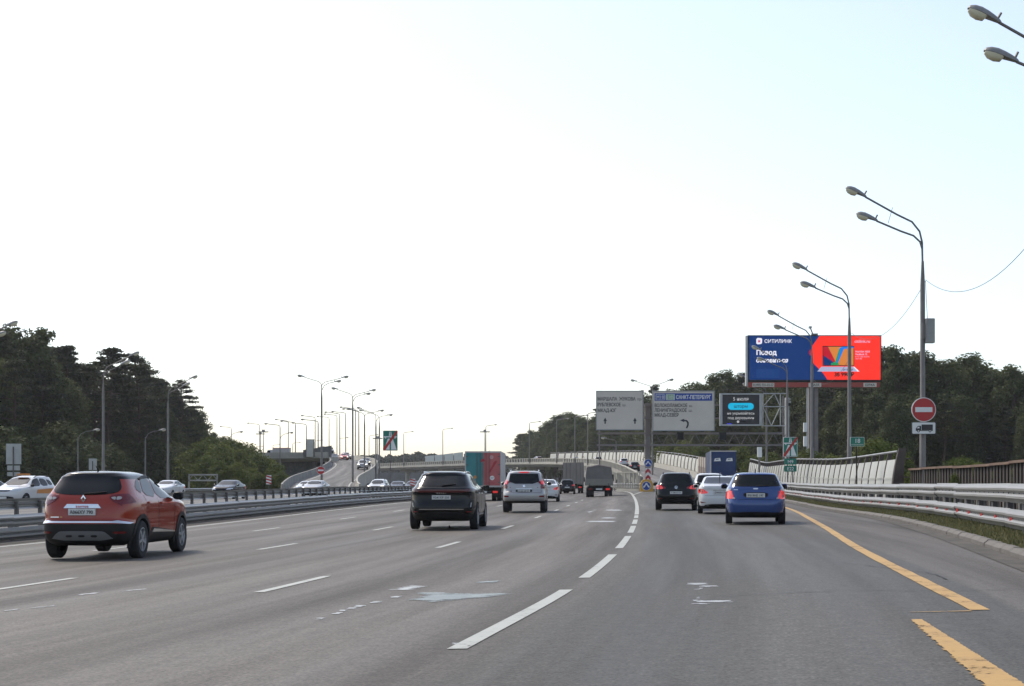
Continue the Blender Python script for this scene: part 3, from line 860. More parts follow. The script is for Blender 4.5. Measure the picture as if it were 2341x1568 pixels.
# further bridge screens over the middle of the road
sc_ = thing('glazed_screen', 'curved glazed noise screen on the far flyover, behind the teal and pink lorry', 'noise barrier', (ux(970,560),560,7.4))
gl = noisy('frosted_screen', (.6,.62,.55), (.7,.7,.62), 1, .3)
for k in range(4):
    x0, x1 = ux(971+22*k,560), ux(971+22*k+21,560); za, zb_ = 11.9+.42*k, 11.9+.42*(k+1)
    MB().prism([(x0,7.4),(x1,7.4),(x1,9.6),(x0,9.5)], 'y', 560, 560.15).build('lower_panel', M['conc'], sc_, world=True)
    MB().prism([(x0,9.6),(x1,9.7),(x1,zb_),(x0,za)], 'y', 560.1, 560.2).build('upper_panel', gl, sc_, world=True)
    MB().tube([(x0-.1,560,7.2),(x0-.1,560,9.6),(x0+.1,560.3,za)], .12, 6).build('post', M['frame'], sc_, world=True)
rs = thing('ribbed_screen', 'tall ribbed grey noise screen rising behind the teal and pink lorry', 'noise barrier', (ux(1062,575),575,7.4))
for k in range(22):
    x0 = ux(1060+4.6*k,575); zt = 13.2+.09*k if k < 12 else 14.3-.22*(k-12)
    MB().prism([(x0,7.2),(x0+.7,7.2),(x0+.7,zt+.05),(x0,zt)], 'y', 575, 575.25).build('rib', M['conc'], rs, world=True)
    if k % 2 == 0: MB().box(x0+.7,x0+.8,574.9,575.1,7.2,zt+.5).build('post', M['frame'], rs, world=True)
# ------------------------------------------------------------------ haze
hz = MB().box(-700,700,-60,1100,-1.4,46).build('haze', mat('haze_air',(1,1,1)))
tag(hz, kind='stuff')
hm = hz.active_material; hn = hm.node_tree; hn.nodes.clear()
pv = hn.nodes.new('ShaderNodeVolumePrincipled'); ho = hn.nodes.new('ShaderNodeOutputMaterial')
pv.inputs['Color'].default_value = (.93,.95,1,1); pv.inputs['Density'].default_value = .00011; pv.inputs['Anisotropy'].default_value = .35
hn.links.new(pv.outputs[0], ho.inputs['Volume'])
# ------------------------------------------------------------------ lettering
def text(body, h, m, parent, x, z, y=0.0, align='LEFT', name='lettering', wmax=None, bold=0.0, ex=.004, rot=None, sx=1.0):
    """writing in the XZ plane, facing -Y; h is the cap height"""
    c = bpy.data.curves.new('t', 'FONT'); c.body = body; c.size = h/.73; c.align_x = align; c.extrude = ex; c.offset = bold*h; c.resolution_u = 3
    o = bpy.data.objects.new('t', c); COL.objects.link(o)
    dg = bpy.context.evaluated_depsgraph_get(); me = bpy.data.meshes.new_from_object(o.evaluated_get(dg))
    bpy.data.objects.remove(o); bpy.data.curves.remove(c)
    me.name = name; me.materials.clear()
    xs = [v.co.x for v in me.vertices]; wdt = max(xs)-min(xs) if xs else 1
    k = sx
    if wmax and wdt*k > wmax: k = wmax/wdt
    return link(name, me, m, parent, (x, y, z), rot or (R(90), 0, 0), (k, 1, 1))
def flat(poly, m, parent, name, y=0.0, t=.006):
    """flat printed shape in the XZ plane facing -Y"""
    return MB().prism(poly, 'y', y-t, y).build(name, m, parent)
def rect(x0, x1, z0, z1): return [(x0,z0),(x1,z0),(x1,z1),(x0,z1)]
def rrect(x0, x1, z0, z1, r, n=5):
    out = []
    for cx, cz, a0 in ((x1-r,z0+r,-90),(x1-r,z1-r,0),(x0+r,z1-r,90),(x0+r,z0+r,180)):
        for i in range(n+1):
            a = R(a0+90*i/n); out.append((cx+r*math.cos(a), cz+r*math.sin(a)))
    return out
def disc(cx, cz, r, n=32): return [(cx+r*math.cos(2*PI*i/n), cz+r*math.sin(2*PI*i/n)) for i in range(n)]

# ------------------------------------------------------------------ gantry with the direction boards
GY = 148.0
def board(label, u0, u1, v0, v1, Y, name='direction_sign'):
    x0, x1, z0, z1 = ux(u0,Y), ux(u1,Y), vz(v1,Y), vz(v0,Y)
    t = thing(name, label, 'road sign', (x0, Y, z0)); w, h = x1-x0, z1-z0
    MB().box(0,w,0,.1,0,h).build('board', M['sign_w'], t, bevel=.02)
    fr = MB(); b = .09
    for r_ in ((0,w,0,b),(0,w,h-b,h),(0,b,b,h-b),(w-b,w,b,h-b)): fr.box(r_[0],r_[1],-.03,0.0,r_[2],r_[3])
    fr.build('edge_frame', M['sign_edge'], t)
    return t, w, h
s1, w, h = board('white overhead sign with three lines of place names and two upward arrows', 1362, 1470, 893, 983, GY)
for i, (a, b) in enumerate((('МАРШАЛА  ЖУКОВА','пр-т'),('РУБЛЕВСКОЕ','ш.'),('МКАД-ЮГ',''))):
    z = h-1.02-.6*i; W_ = (3.95,2.4,1.95)[i]
    text(a, .36, M['ink'], s1, .14, z, -.005, wmax=W_, bold=.03)
    if b: text(b, .3, M['ink'], s1, .14+W_+.2, z, -.005, wmax=.62)
for cx in (.95, 4.05):
    flat([(cx-.075,.66),(cx+.075,.66),(cx+.075,.95),(cx+.2,.92),(cx,1.3),(cx-.2,.92),(cx-.075,.95)], M['ink'], s1, 'arrow', -.004)
s2, w, h = board('white overhead sign with a blue route band and a bent arrow', 1491, 1633, 893, 985, GY)
flat(rect(.22,w-.25,h-1.05,h-.27), M['s_blue'], s2, 'route_band', -.003)
for x0, tx, m_ in ((.32,'M10','s_blue'),(1.38,'E105','s_lgreen')):
    flat(rrect(x0,x0+.95,h-.97,h-.36,.1), M['s_white'], s2, 'route_badge', -.010); flat(rrect(x0+.04,x0+.91,h-.93,h-.4,.08), M[m_], s2, 'route_badge', -.017)
    text(tx, .36, M['s_white'], s2, x0+.475, h-.84, -.025, 'CENTER', wmax=.76, bold=.01)
text('САНКТ-ПЕТЕРБУРГ', .4, M['s_white'], s2, 2.45, h-.86, -.012, wmax=w-2.85, bold=.03)
for i, (a, b, W_) in enumerate((('ВОЛОКОЛАМСКОЕ','ш.',3.4),('ЛЕНИНГРАДСКОЕ','ш.',3.35),('МКАД-СЕВЕР','',2.5))):
    z = h-1.7-.5*i
    text(a, .36, M['ink'], s2, .2, z, -.005, wmax=W_, bold=.03)
    if b: text(b, .3, M['ink'], s2, .2+W_+.2, z, -.005, wmax=.5)
arc = [(3.55,.3),(3.68,.62),(3.68,.85),(3.55,1.03),(3.3,1.08)]
outl = [(3.46,.3),(3.62,.27),(3.78,.6),(3.78,.9),(3.6,1.13),(3.3,1.17),(3.3,1.27),(2.85,1.1),(3.3,.92),(3.3,1.01),(3.5,.98),(3.6,.84),(3.6,.64)]
flat(outl, M['ink'], s2, 'arrow', -.004)
x0, x1, z0, z1 = ux(1645,GY), ux(1741,GY), vz(973,GY), vz(899,GY)
s3 = thing('message_screen', 'dark electronic message board with a storm warning on the gantry', 'message board', (x0, GY, z0)); w, h = x1-x0, z1-z0
MB().box(.12,w-.12,0,.3,.12,h-.12).build('screen', M['vms'], s3)
fr = MB()
for r_ in ((0,w,0,.14),(0,w,h-.14,h),(0,.26,.14,h-.14),(w-.26,w,.14,h-.14)): fr.box(r_[0],r_[1],-.06,.35,r_[2],r_[3])
fr.build('casing', M['steel_lt'], s3)
text('5 июля', .36, M['led_text'], s3, w/2, h-.75, -.005, 'CENTER', wmax=1.6, bold=.01)
flat(rrect(.85,w-.85,h-1.72,h-1.0,.35,8), M['led_cyan'], s3, 'pill_badge', -.005)
text('шторм', .33, M['vms'], s3, w/2, h-1.5, -.014, 'CENTER', wmax=1.95, bold=.015)
text('не укрывайтесь', .27, M['led_text'], s3, w/2, h-2.2, -.005, 'CENTER', wmax=2.95, bold=.008)
text('под деревьями', .27, M['led_text'], s3, w/2, h-2.68, -.005, 'CENTER', wmax=2.85, bold=.008)
flat(disc(w/2-.3,.42,.13), M['led_text'], s3, 'emblem', -.005); flat(rect(w/2-.08,w/2+.5,.38,.46), M['led_dark'], s3, 'emblem_text', -.005)
flat(rect(.75,1.2,.15,.24), glow('screen_blue_spot', (.05,.05,.7)), s3, 'corner_light', -.005)

gn = thing('sign_gantry', 'tall dark steel gantry mast in the gore that carries the white direction signs', 'gantry', (ux(1480,GY+1.2), GY+1.2, .35))
X0 = ux(1480,GY+1.2); zt = vz(899,GY+1.2)
MB().box(X0-.29,X0+.29,GY+.9,GY+1.5,.3,vz(920,GY)).build('mast', M['gantry'], gn, world=True, bevel=.04)
MB().box(X0-.7,X0+.7,GY+.5,GY+1.9,.25,.6).build('base_plinth', M['conc'], gn, world=True)
for dx in (-.62, .6):
    mb = MB(); xx = X0+dx
    for k in range(7): mb.cbox((xx, GY+.6, vz(975,GY)+.62*k), (.32,.12,.22))
    mb.box(xx-.06,xx+.06,GY+.7,GY+.8,vz(982,GY),vz(897,GY)); mb.build('ladder_bracket', M['gantry'], gn, world=True)
for vv in (990, 1017):
    MB().box(ux(1365,GY),ux(1790,GY),GY+.55,GY+.75,vz(vv,GY)-.1,vz(vv,GY)+.1).build('cross_beam', M['gantry'], gn, world=True)
for vv in (925, 955):
    MB().box(ux(1470,GY),ux(1745,GY),GY+.5,GY+.66,vz(vv,GY)-.08,vz(vv,GY)+.08).build('cross_beam', M['gantry'], gn, world=True)
br = MB()
for u in range(1500, 1790, 30):
    br.tube([(ux(u,GY),GY+.65,vz(990,GY)),(ux(u+15,GY),GY+.65,vz(1017,GY)),(ux(u+30,GY),GY+.65,vz(990,GY))], .04, 5)
br.build('lattice', M['gantry'], gn, world=True)
for u in (1555, 1652): MB().box(ux(u-7,GY),ux(u+8,GY),GY+.3,GY+.54,vz(1005,GY),vz(988,GY)).build('signal_box', M['plastic'], gn, world=True)
# lattice frame at its outer end and the roadside mast with cameras
lt = MB(); xa, xb, xm = ux(1745,GY), ux(1798,GY), ux(1771,GY); ztop, zmid, zbot = vz(899,GY), vz(929,GY), vz(973,GY)
for z in (ztop, zmid, zbot): lt.tube([(xa,GY+.4,z),(xb,GY+.4,z)], .06, 6)
for x in (xa, ux(1785,GY)): lt.tube([(x,GY+.4,zbot),(x,GY+.4,ztop)], .06, 6)
for a, b in (((xa,zmid),(xm,ztop)),((xm,ztop),(ux(1785,GY),zmid)),((xa,zmid),(xm-.3,zbot)),((ux(1785,GY),zmid),(xm-.3,zbot))): lt.tube([(a[0],GY+.4,a[1]),(b[0],GY+.4,b[1])], .045, 6)
lt.build('end_lattice', M['steel_lt'], gn, world=True)
cm = thing('camera_mast', 'light grey mast with small cameras beside the storm warning screen', 'mast', (ux(1803,GY), GY+.8, .3))
XM = ux(1802,GY); zc = vz(908,GY)
MB().box(XM-.2,XM+.2,GY+.65,GY+1.05,.2,zc).build('mast', M['steel_lt'], cm, world=True)
for u, v in ((1803,912),(1804,918)): MB().cbox((ux(u,GY),GY+.45,vz(v,GY)),(.45,.3,.2)).build('camera_unit', M['cabinet'], cm, world=True)
MB().cbox((ux(1804,GY),GY+.42,vz(924,GY)),(.3,.3,.3)).build('camera_lens', M['plastic'], cm, world=True)
for u, v in ((1547,983),(1634,985),(1706,984),(1740,985)):
    pass
for u, v0, Y, lab, bxv in ((1735,1030,128,'short grey pole with a white box between the storm screen and the barrier',(1045,1022)),(1790,905,158,'thin grey pole with a ring clamp behind the camera mast',None)):
    x = ux(u,Y); t = thing('utility_pole', lab, 'pole', (x,Y,.2)); MB().tube([(0,0,0),(0,0,vz(v0,Y)-.2)], .09, 8).build('pole', M['lamp_post'], t)
    if bxv: MB().box(-.2,.2,-.25,-.05,vz(bxv[0],Y)-.2,vz(bxv[1],Y)-.2).build('box', M['s_white'], t)
# striped marker on the mast, with the two blue shield signs
def hazard(label, x, y, z0, w, h, n, t=None):
    t = t or thing('chevron_marker', label, 'marker', (x, y, z0)); MB().box(-w/2,w/2,0,.05,0,h).build('plate', M['s_white'], t)
    st = h/n
    for k in range(n):
        z = k*st; flat([(-w/2,z),(0,z+st*.42),(w/2,z),(w/2,z+st*.5),(0,z+st*.95),(-w/2,z+st*.5)], M['s_red'], t, 'chevron', -.004)
    return t
hazard('red and white chevron marker fixed to the gantry mast', X0, GY+.8, vz(1113,GY+.8), .55, vz(1068,GY)-vz(1112,GY), 3)
def keep_sign(label, x, y, z, r):
    t = thing('blue_arrow_sign', label, 'road sign', (x, y, z)); flat(disc(0,0,r), M['s_white'], t, 'rim', .02, .04); flat(disc(0,0,r*.93), M['s_blue'], t, 'face', -.021)
    k = r
    flat([(-.62*k,-.55*k),(-.36*k,-.3*k),(-.12*k,.0),(0,.18*k),(.12*k,0),(.36*k,-.3*k),(.62*k,-.55*k),(.66*k,-.18*k),(.3*k,.1*k),(.14*k,.45*k),(-.14*k,.45*k),(-.3*k,.1*k),(-.66*k,-.18*k)], M['s_white'], t, 'arrow', -.028)
    return t
keep_sign('small round blue arrow sign above the chevron marker on the gantry mast', X0, GY+.75, vz(1058,GY), .42)
yb = thing('crash_marker', 'orange-yellow rounded block with a round blue arrow sign at the tip of the gore', 'traffic block', (ux(1478,146), 146, .33))
MB().prism([(-.68,0),(.68,0),(.68,.8),(.5,1.15),(.2,1.3),(-.2,1.3),(-.5,1.15),(-.68,.8)], 'y', 0, .5).build('block', M['s_yel'], yb, bevel=.03)
flat(disc(-.04,.62,.46), M['s_white'], yb, 'sign_rim', -.003); flat(disc(-.04,.62,.42), M['s_blue'], yb, 'sign_face', -.01)
flat([(-.34,.4),(-.2,.5),(-.1,.68),(-.04,.75),(.02,.68),(.12,.5),(.26,.4),(.3,.58),(.12,.72),(.03,.92),(-.11,.92),(-.2,.72),(-.38,.58)], M['s_white'], yb, 'arrow', -.017)

# ------------------------------------------------------------------ big advertising screen
BY = 162.0
X0, X1, Z0, Z1 = ux(1712,BY), ux(2012,BY), vz(868,BY), vz(768,BY); W_, H_ = X1-X0, Z1-Z0
bb = thing('billboard', 'huge bright advertising screen, navy and red with a laptop, on a grey column', 'billboard', (X0, BY, 0)); o = Vector(bb.location)
MB().box(-.12,W_+.12,.03,.9,Z0-.22,Z1+.1).build('casing', M['plastic'], bb)
MB().box(-.34,-.14,.05,.8,Z0-.7,Z1+.05).build('side_pole', M['steel_lt'], bb)
SCR = flat(rect(0,W_,Z0,Z1), M['led_navy'], bb, 'screen', .02, .02)
def S(px, pz): return (px/2000*W_, Z0+H_*(1-pz/652))   # picture on the screen, 2000 x 652
def poly(pts, m_, name, d): return flat([S(*p) for p in pts], M[m_], bb, name, -d, .01)
poly([(1070,0),(2000,0),(2000,652),(1190,652),(1130,560),(970,400),(960,150)], 'led_red', 'red_field', .01)
poly([(960,190),(925,205),(908,245),(925,290),(960,300)], 'led_crim', 'red_disc', .02)
poly([(1118,148),(1598,148),(1598,445),(1118,445)], 'led_dark', 'laptop_frame', .03)
poly([(1128,160),(1588,160),(1588,435),(1128,435)], 'led_orange', 'laptop_screen', .045)
poly([(1128,160),(1200,160),(1320,400),(1128,350)], 'led_crim', 'screen_shape', .06)
poly([(1128,290),(1300,400),(1300,435),(1128,435)], 'led_navy', 'screen_shape', .075)
poly([(1305,390),(1375,180),(1420,160),(1588,160),(1588,180),(1440,195),(1350,400),(1310,415)], 'led_blue', 'screen_shape', .09)
poly([(1305,390),(1365,200),(1385,200),(1325,405)], 'led_green', 'screen_shape', .105)
poly([(1240,410),(1300,390),(1350,400),(1370,435),(1240,435)], 'led_green', 'screen_shape', .12)
poly([(1098,458),(1580,458),(1680,530),(1035,530)], 'led_lav', 'laptop_base', .03)
poly([(1580,458),(1600,458),(1680,530),(1650,530)], 'led_white', 'laptop_base', .045)
def stext(s, px, pz, hpx, wpx, m_, bold=.0, d=.03, align='LEFT'):
    x, z = S(px, pz); return text(s, hpx/652*H_, M[m_], bb, x, z, -d, align, wmax=wpx/2000*W_, bold=bold)
flat([S(*p) for p in ((108,45),(130,28),(185,32),(197,45),(195,105),(183,118),(130,125),(108,112))], M['led_white'], bb, 'logo', -.012)
flat([S(*p) for p in ((128,55),(175,58),(173,98),(128,102))], M['led_pink'], bb, 'logo', -.024)
flat([S(*p) for p in ((140,66),(162,68),(162,90),(140,92))], M['led_crim'], bb, 'logo', -.036)
stext('СИТИЛИНК', 230, 102, 52, 430, 'led_white', .02)
stext('Повод', 105, 280, 72, 310, 'led_white', .045)
stext('обновиться', 105, 392, 62, 580, 'led_white', .045)
stext('citilink.ru', 1602, 100, 46, 236, 'led_pink', .01)
stext('Ноутбук ASUS', 1615, 245, 28, 220, 'led_pink', .02); stext('VivoBook 15', 1615, 285, 28, 180, 'led_pink', .02)
for i, wl in enumerate((225, 150)): stext('8 Гб / SSD 512 Гб' if i == 0 else '15.6" IPS', 1615, 318+30*i, 20, wl, 'led_pink')
stext('59 990 ₽', 1425, 518, 30, 190, 'led_navy', .02, .05)
stext('38 990 ₽', 1295, 600, 58, 330, 'led_dark', .05, .04)
for i in range(9):
    stext('Ноутбук предложение ограничено, подробности на сайте', 105, 500+15*i, 9, (800,790,840,760,820,780,810,700,640)[i], 'led_faint')
MB().box(-.1,W_-.1,-.05,.7,Z0-.84,Z0-.3).build('lower_strip', M['bb_red'], bb)
for px, wpx, tx in ((.35,2.5,'8 (495) 921-02-57'),(6.75,1.45,'MAER'),(13.0,1.5,'E094A')):
    flat(rect(px,px+wpx,Z0-.82,Z0-.36), M['sign_w'], bb, 'plate', -.055); text(tx, .3, M['ink'], bb, px+wpx/2, Z0-.73, -.065, 'CENTER', wmax=wpx*.92, bold=.01)
cx0, cx1 = ux(1850,BY)-X0, ux(1871,BY)-X0
MB().box(cx0,cx1,.3,1.3,-.2,Z0-.84).build('column', M['gantry'], bb); MB().box(cx0+.48,cx0+.58,.24,.29,0,Z0-.9).build('column_seam', M['plastic'], bb)
MB().tube([(cx0-.22,.3,0),(cx0-.22,.3,Z0-.86)], .08, 8).build('pipe', M['steel_lt'], bb)
for z0_, z1_ in ((vz(987,BY),vz(966,BY)),(vz(1020,BY),vz(997,BY))): MB().box(cx0-.62,cx0-.25,.1,.5,z0_,z1_).build('meter_box', M['s_white'], bb)
cmn = MB().tube([(ux(1858,BY)-X0,.4,Z1+.1),(ux(1858,BY)-X0,.4,Z1+.4),(ux(1850,BY)-X0,-.3,Z1+.95)], .07, 6); cmn.cbox((ux(1862,BY)-X0,.2,Z1+.2),(.7,.4,.2)); cmn.build('camera_arm', M['gantry'], bb)
cmn = MB().cbox((ux(1850,BY)-X0,-.3,Z1+.95),(.3,.45,.22)).build('camera_unit', M['cabinet'], bb)

# ------------------------------------------------------------------ roadside signs
def sign_posts(t, xs, y, z0, z1, r=.04, m_='post'):
    for x in xs: MB().tube([(x,y,z0),(x,y,z1)], r, 8).build('post', M[m_], t)
def motorway_end(label, x, y, zg, w, z0, z1, plates=(), posts=(0,)):
    t = thing('motorway_sign', label, 'road sign', (x, y, zg)); h = z1-z0
    flat(rrect(-w/2,w/2,z0,z1,.04), M['s_white'], t, 'edge', .03, .05); flat(rect(-w/2+.03,w/2-.03,z0+.03,z1-.03), M['s_green'], t, 'face', -.021)
    k = w
    for sx in (-1, 1):
        flat([(sx*.05*k,z0+.05*h),(sx*.43*k,z0+.05*h),(sx*.17*k,z0+.60*h),(sx*.05*k,z0+.60*h)], M['s_white'], t, 'carriageway', -.028)
        flat([(sx*.02*k,z0+.74*h),(sx*.10*k,z0+.74*h),(sx*.06*k,z0+.95*h),(sx*.02*k,z0+.95*h)], M['s_white'], t, 'carriageway', -.028)
    flat([(-.46*k,z0+.66*h),(.46*k,z0+.66*h),(.46*k,z0+.715*h),(-.46*k,z0+.715*h)], M['s_white'], t, 'bridge_bar', -.028)
    for sx in (-1, 1): flat([(sx*.34*k,z0+.60*h),(sx*.28*k,z0+.60*h),(sx*.3*k,z0+.66*h),(sx*.38*k,z0+.66*h)], M['s_white'], t, 'bridge_leg', -.029)
    flat([(-.49*k,z0+.01*h),(-.36*k,z0+.01*h),(.49*k,z0+.9*h),(.49*k,z0+.99*h),(.40*k,z0+.99*h),(-.49*k,z0+.12*h)], M['s_red'], t, 'red_stripe', -.036)
    for (a, b, tx) in plates:
        flat(rrect(-w*.44,w*.44,a,b,.03), M['s_green'], t, 'route_plate', -.01, .04); text(tx, (b-a)*.55, M['s_white'], t, 0, a+(b-a)*.22, -.055, 'CENTER', wmax=w*.62, bold=.01)
    sign_posts(t, [p*w for p in posts], .06, -.1, z1-.05)
    return t
MY = 103; zg = VZ(20.2, MY)
zz = lambda v, Y, zg_: vz(v, Y)-zg_
motorway_end('green end-of-motorway sign over two green route plates behind the pale guard rail', ux(1806,MY), MY, zg, 1.02, zz(1044,MY,zg), zz(999,MY,zg), ((zz(1062,MY,zg),zz(1048,MY,zg),'M9'),(zz(1078,MY,zg),zz(1064,MY,zg),'E22')), (-.18,.18))
MY = 132
motorway_end('green end-of-motorway sign on a single post in the median', ux(892,MY), MY, g(ux(892,MY),MY), 1.36, vz(1030,MY), vz(984,MY))
KY = 66; zg = VZ(16, KY)
t = thing('kilometre_sign', 'small green sign with number 18 on a leaning post before the noise barrier', 'road sign', (ux(1959,KY), KY, zg)); w = .655
za, zb_ = zz(1020,KY,zg), zz(999,KY,zg)
flat(rrect(-w/2,w/2,za,zb_,.03), M['s_white'], t, 'edge', .02, .03); flat(rect(-w/2+.015,w/2-.015,za+.015,zb_-.015), M['s_green'], t, 'face', -.012)
text('18', .2, M['s_white'], t, 0, za+.16, -.02, 'CENTER', bold=.015); text('МОСКОВСКАЯ КОЛЬЦЕВАЯ', .045, M['s_white'], t, 0, za+.06, -.02, 'CENTER', wmax=w*.85)
MB().tube([(.0,.06,0),(-.03,.06,zb_-.05)], .035, 8).build('post', M['rust'], t)

def no_entry(label, x, y, z, r, plate=None, post=None):
    t = thing('no_entry_sign', label, 'road sign', (x, y, z)); flat(disc(0,0,r,40), M['s_white'], t, 'rim', .02, .04); flat(disc(0,0,r*.94,40), M['s_red'], t, 'face', -.021)
    flat(rrect(-r*.7,r*.7,-r*.2,r*.2,.02), M['s_white'], t, 'bar', -.028)
    if post: MB().tube([(0,.08,-z+post),(0,.08,r*.8)], .04, 8).build('post', M['post'], t)
    return t
PY = 63.7
no_entry('large round no-entry sign on the street lamp column behind the rusty fence', ux(2107,PY), PY-.25, vz(937,PY), .545)
t = thing('lorry_plate', 'white plate with a black lorry symbol beneath the large no-entry sign', 'road sign', (ux(2107,PY), PY-.25, vz(979,PY))); w, h = 1.06, .53
flat(rrect(-w/2,w/2,-h/2,h/2,.05), M['ink'], t, 'edge', .02, .04); flat(rrect(-w/2+.015,w/2-.015,-h/2+.015,h/2-.015,.045), M['s_white'], t, 'face', -.021)
flat(rect(-.1,.4,-.09,.16), M['ink'], t, 'lorry_box', -.027); flat([(-.36,-.12),(-.12,-.12),(-.12,.1),(-.26,.1),(-.36,-.02)], M['ink'], t, 'lorry_cab', -.027)
flat([(-.31,-.01),(-.2,-.01),(-.2,.06),(-.26,.06)], M['s_white'], t, 'lorry_window', -.033); flat(rect(-.36,.4,-.125,-.095), M['ink'], t, 'lorry_chassis', -.0275)
for x in (-.24, .27): flat(disc(x,-.13,.06,16), M['ink'], t, 'lorry_wheel', -.030); flat(disc(x,-.13,.03,12), M['s_white'], t, 'lorry_wheel', -.036)
no_entry('small round no-entry sign at the foot of the exit ramp', ux(733,150), 150, vz(1075,150), .43, post=g(-20,150))
def striped(label, u, v0, v1, Y, w):
    x = ux(u, Y); t = thing('hazard_marker', label, 'marker', (x, Y, g(x,Y))); z0, z1 = vz(v1,Y)-t.location.z, vz(v0,Y)-t.location.z
    MB().box(-w/2,w/2,0,.04,z0,z1).build('plate', M['s_white'], t); n_ = 3; st = (z1-z0)/n_
    for k in range(n_):
        a = z0+k*st; b = a+st
        flat([(-w/2,a+st*.5),(w/2,max(z0,a)),(w/2,a+st*.5),(-w/2,a+st*.98)], M['s_red'], t, 'stripe', -.004)
    sign_posts(t, (0,), .07, -.1, z1-.05, .035)
striped('red and white striped marker where the exit ramp meets its side wall', 614, 1086, 1107, 138, .5)
striped('dark red striped marker among the oncoming cars behind the black estate car', 943, 1094, 1112, 120, .42)
# backs of signs at the wooded side
for (u, v0, v1, Y, w, label, extra) in ((31,1014,1061,96,1.02,'large grey sign back with two small plates under it before the dark wood',((1064,1075),(1079,1088))),(212,1048,1074,112,.62,'small grey sign back on a post in front of the dark wood',())):
    x = ux(u,Y); zg_ = g(x,Y); t = thing('road_sign', label, 'road sign', (x,Y,zg_))
    MB().box(-w/2,w/2,0,.03,vz(v1,Y)-zg_,vz(v0,Y)-zg_).build('plate', M['steel_lt'], t); sign_posts(t, (0,), -.06, -.1, vz(v0,Y)-zg_-.2, .045)
    for a, b in extra: MB().box(-w*.42,w*.42,0,.03,vz(b,Y)-zg_,vz(a,Y)-zg_).build('plate', M['steel_lt'], t)
t = thing('steel_frame', 'low grey lattice frame between the oncoming lanes and the bushes', 'steel frame', (ux(430,135),135,g(-30,135))); x0, x1 = 0, ux(497,135)-ux(430,135); o = t.location
mb = MB()
for z in (vz(1085,135),vz(1098,135)): mb.box(x0,x1,0,.1,z-.07,z+.07)
for x in (x0, x1-.1): mb.box(x,x+.12,0,.1,-.1,vz(1085,135))
mb.build('frame', M['galv'], t); br = MB()
for k in range(3):
    a = x0+k*(x1-x0)/3; b = x0+(k+1)*(x1-x0)/3; br.tube([(a,.05,vz(1098,135)),((a+b)/2,.05,vz(1085,135)),(b,.05,vz(1098,135))], .04, 5)
br.build('lattice', M['galv'], t)

# ------------------------------------------------------------------ street lamps
def lamp_head_meshes():
    mb = MB(); n = 14
    st = [(0,.05,.06),(.05,.07,.1),(.22,.1,.16),(.42,.15,.2),(.62,.17,.22),(.8,.15,.19),(.92,.1,.12),(.96,.04,.05)]   # along, half width, height
    for a, w, h in st:
        for j in range(n):
            t = 2*PI*j/n; c, s = math.cos(t), math.sin(t)
            mb.v.append((a, w*c, h*.85*s if s > 0 else h*.12*s))
    for i in range(len(st)-1):
        for j in range(n): mb.f.append((i*n+j, i*n+(j+1)%n, (i+1)*n+(j+1)%n, (i+1)*n+j))
    mb.f += [tuple(range(n)), tuple((len(st)-1)*n+j for j in range(n))]
    head = mb.mesh('lamp_head', True)
    lm = MB(); st = [(.42,.1,.05),(.46,.14,.13),(.62,.155,.17),(.8,.135,.15),(.92,.085,.06)]
    for a, w, h in st:
        for j in range(n):
            t = 2*PI*j/n; c, s = math.cos(t), math.sin(t)
            lm.v.append((a, w*c, (-h*abs(s)**.6 if s < 0 else .02*s)-.01))
    for i in range(len(st)-1):
        for j in range(n): lm.f.append((i*n+j, i*n+(j+1)%n, (i+1)*n+(j+1)%n, (i+1)*n+j))
    lm.f += [tuple(range(n)), tuple((len(st)-1)*n+j for j in range(n))]
    return head, lm.mesh('lamp_lens', True), MB().tube([(.12,0,.08),(.1,0,.26)], .035, 6).mesh('photocell')
LH, LL, LP = lamp_head_meshes()
def street_lamp(label, base, arms, hj, hs=1.0, r=.11, lean=(0,0), group=None, name='street_lamp', extra=None, small=False):
    """arms: (azimuth of the arm in degrees from +X counterclockwise, reach, height of the lamp over the joint)"""
    t = thing(name, label, 'street lamp', base, 0, group)
    top = Vector((lean[0], lean[1], hj))
    if small:
        MB().tube([(0,0,-.3), tuple(top)], [r, r*.75], 6).build('column', M['lamp_post'], t, True)
    else:
        MB().tube([(0,0,-.3), tuple(top*.33), tuple(top*.335), tuple(top*.9), tuple(top)], [r*1.25,r*1.2,r,r*.95,r*.5], 12).build('column', M['lamp_post'], t, True)
    for az, reach, up in arms:
        d = Vector((math.cos(R(az)), math.sin(R(az)), 0))
        k = .34*reach; z1 = up*.62
        pts = [top-Vector((0,0,.4)), top+Vector((0,0,z1*.45))+d*.02, top+d*k*.12+Vector((0,0,z1*.72)), top+d*k*.42+Vector((0,0,z1*.95)), top+d*k+Vector((0,0,z1*1.12)), top+d*(reach-.75*hs)+Vector((0,0,up-.12*hs))]
        if up < .9: pts = [top-Vector((0,0,.2)), top+d*.15*reach+Vector((0,0,up*.5)), top+d*.4*reach+Vector((0,0,up*.85)), top+d*(reach-.7*hs)+Vector((0,0,up))]
        arm = MB().tube(pts, .045 if not small else .085, 6).build('arm', M['lamp_post'], t, True)
        dd = (pts[-1]-pts[-2]).normalized(); pitch = math.asin(max(-1,min(1,dd.z)))
        mm = Matrix.Translation(pts[-1]-dd*.05) @ Matrix.Rotation(R(az),4,'Z') @ Matrix.Rotation(-pitch*.85,4,'Y') @ Matrix.Diagonal((hs,hs,hs,1))
        hd = link('lamp_head', LH, M['lamp_head'], t, mtx=mm)
        link('lens', LL, M['lens'], hd)
        if not small: link('photocell', LP, M['lamp_post'], hd)
    return t
RL = [(39.8,16.2),(63.9,18.45),(86,20.4),(110,23.2),(139,26.9),(176,31.5)]
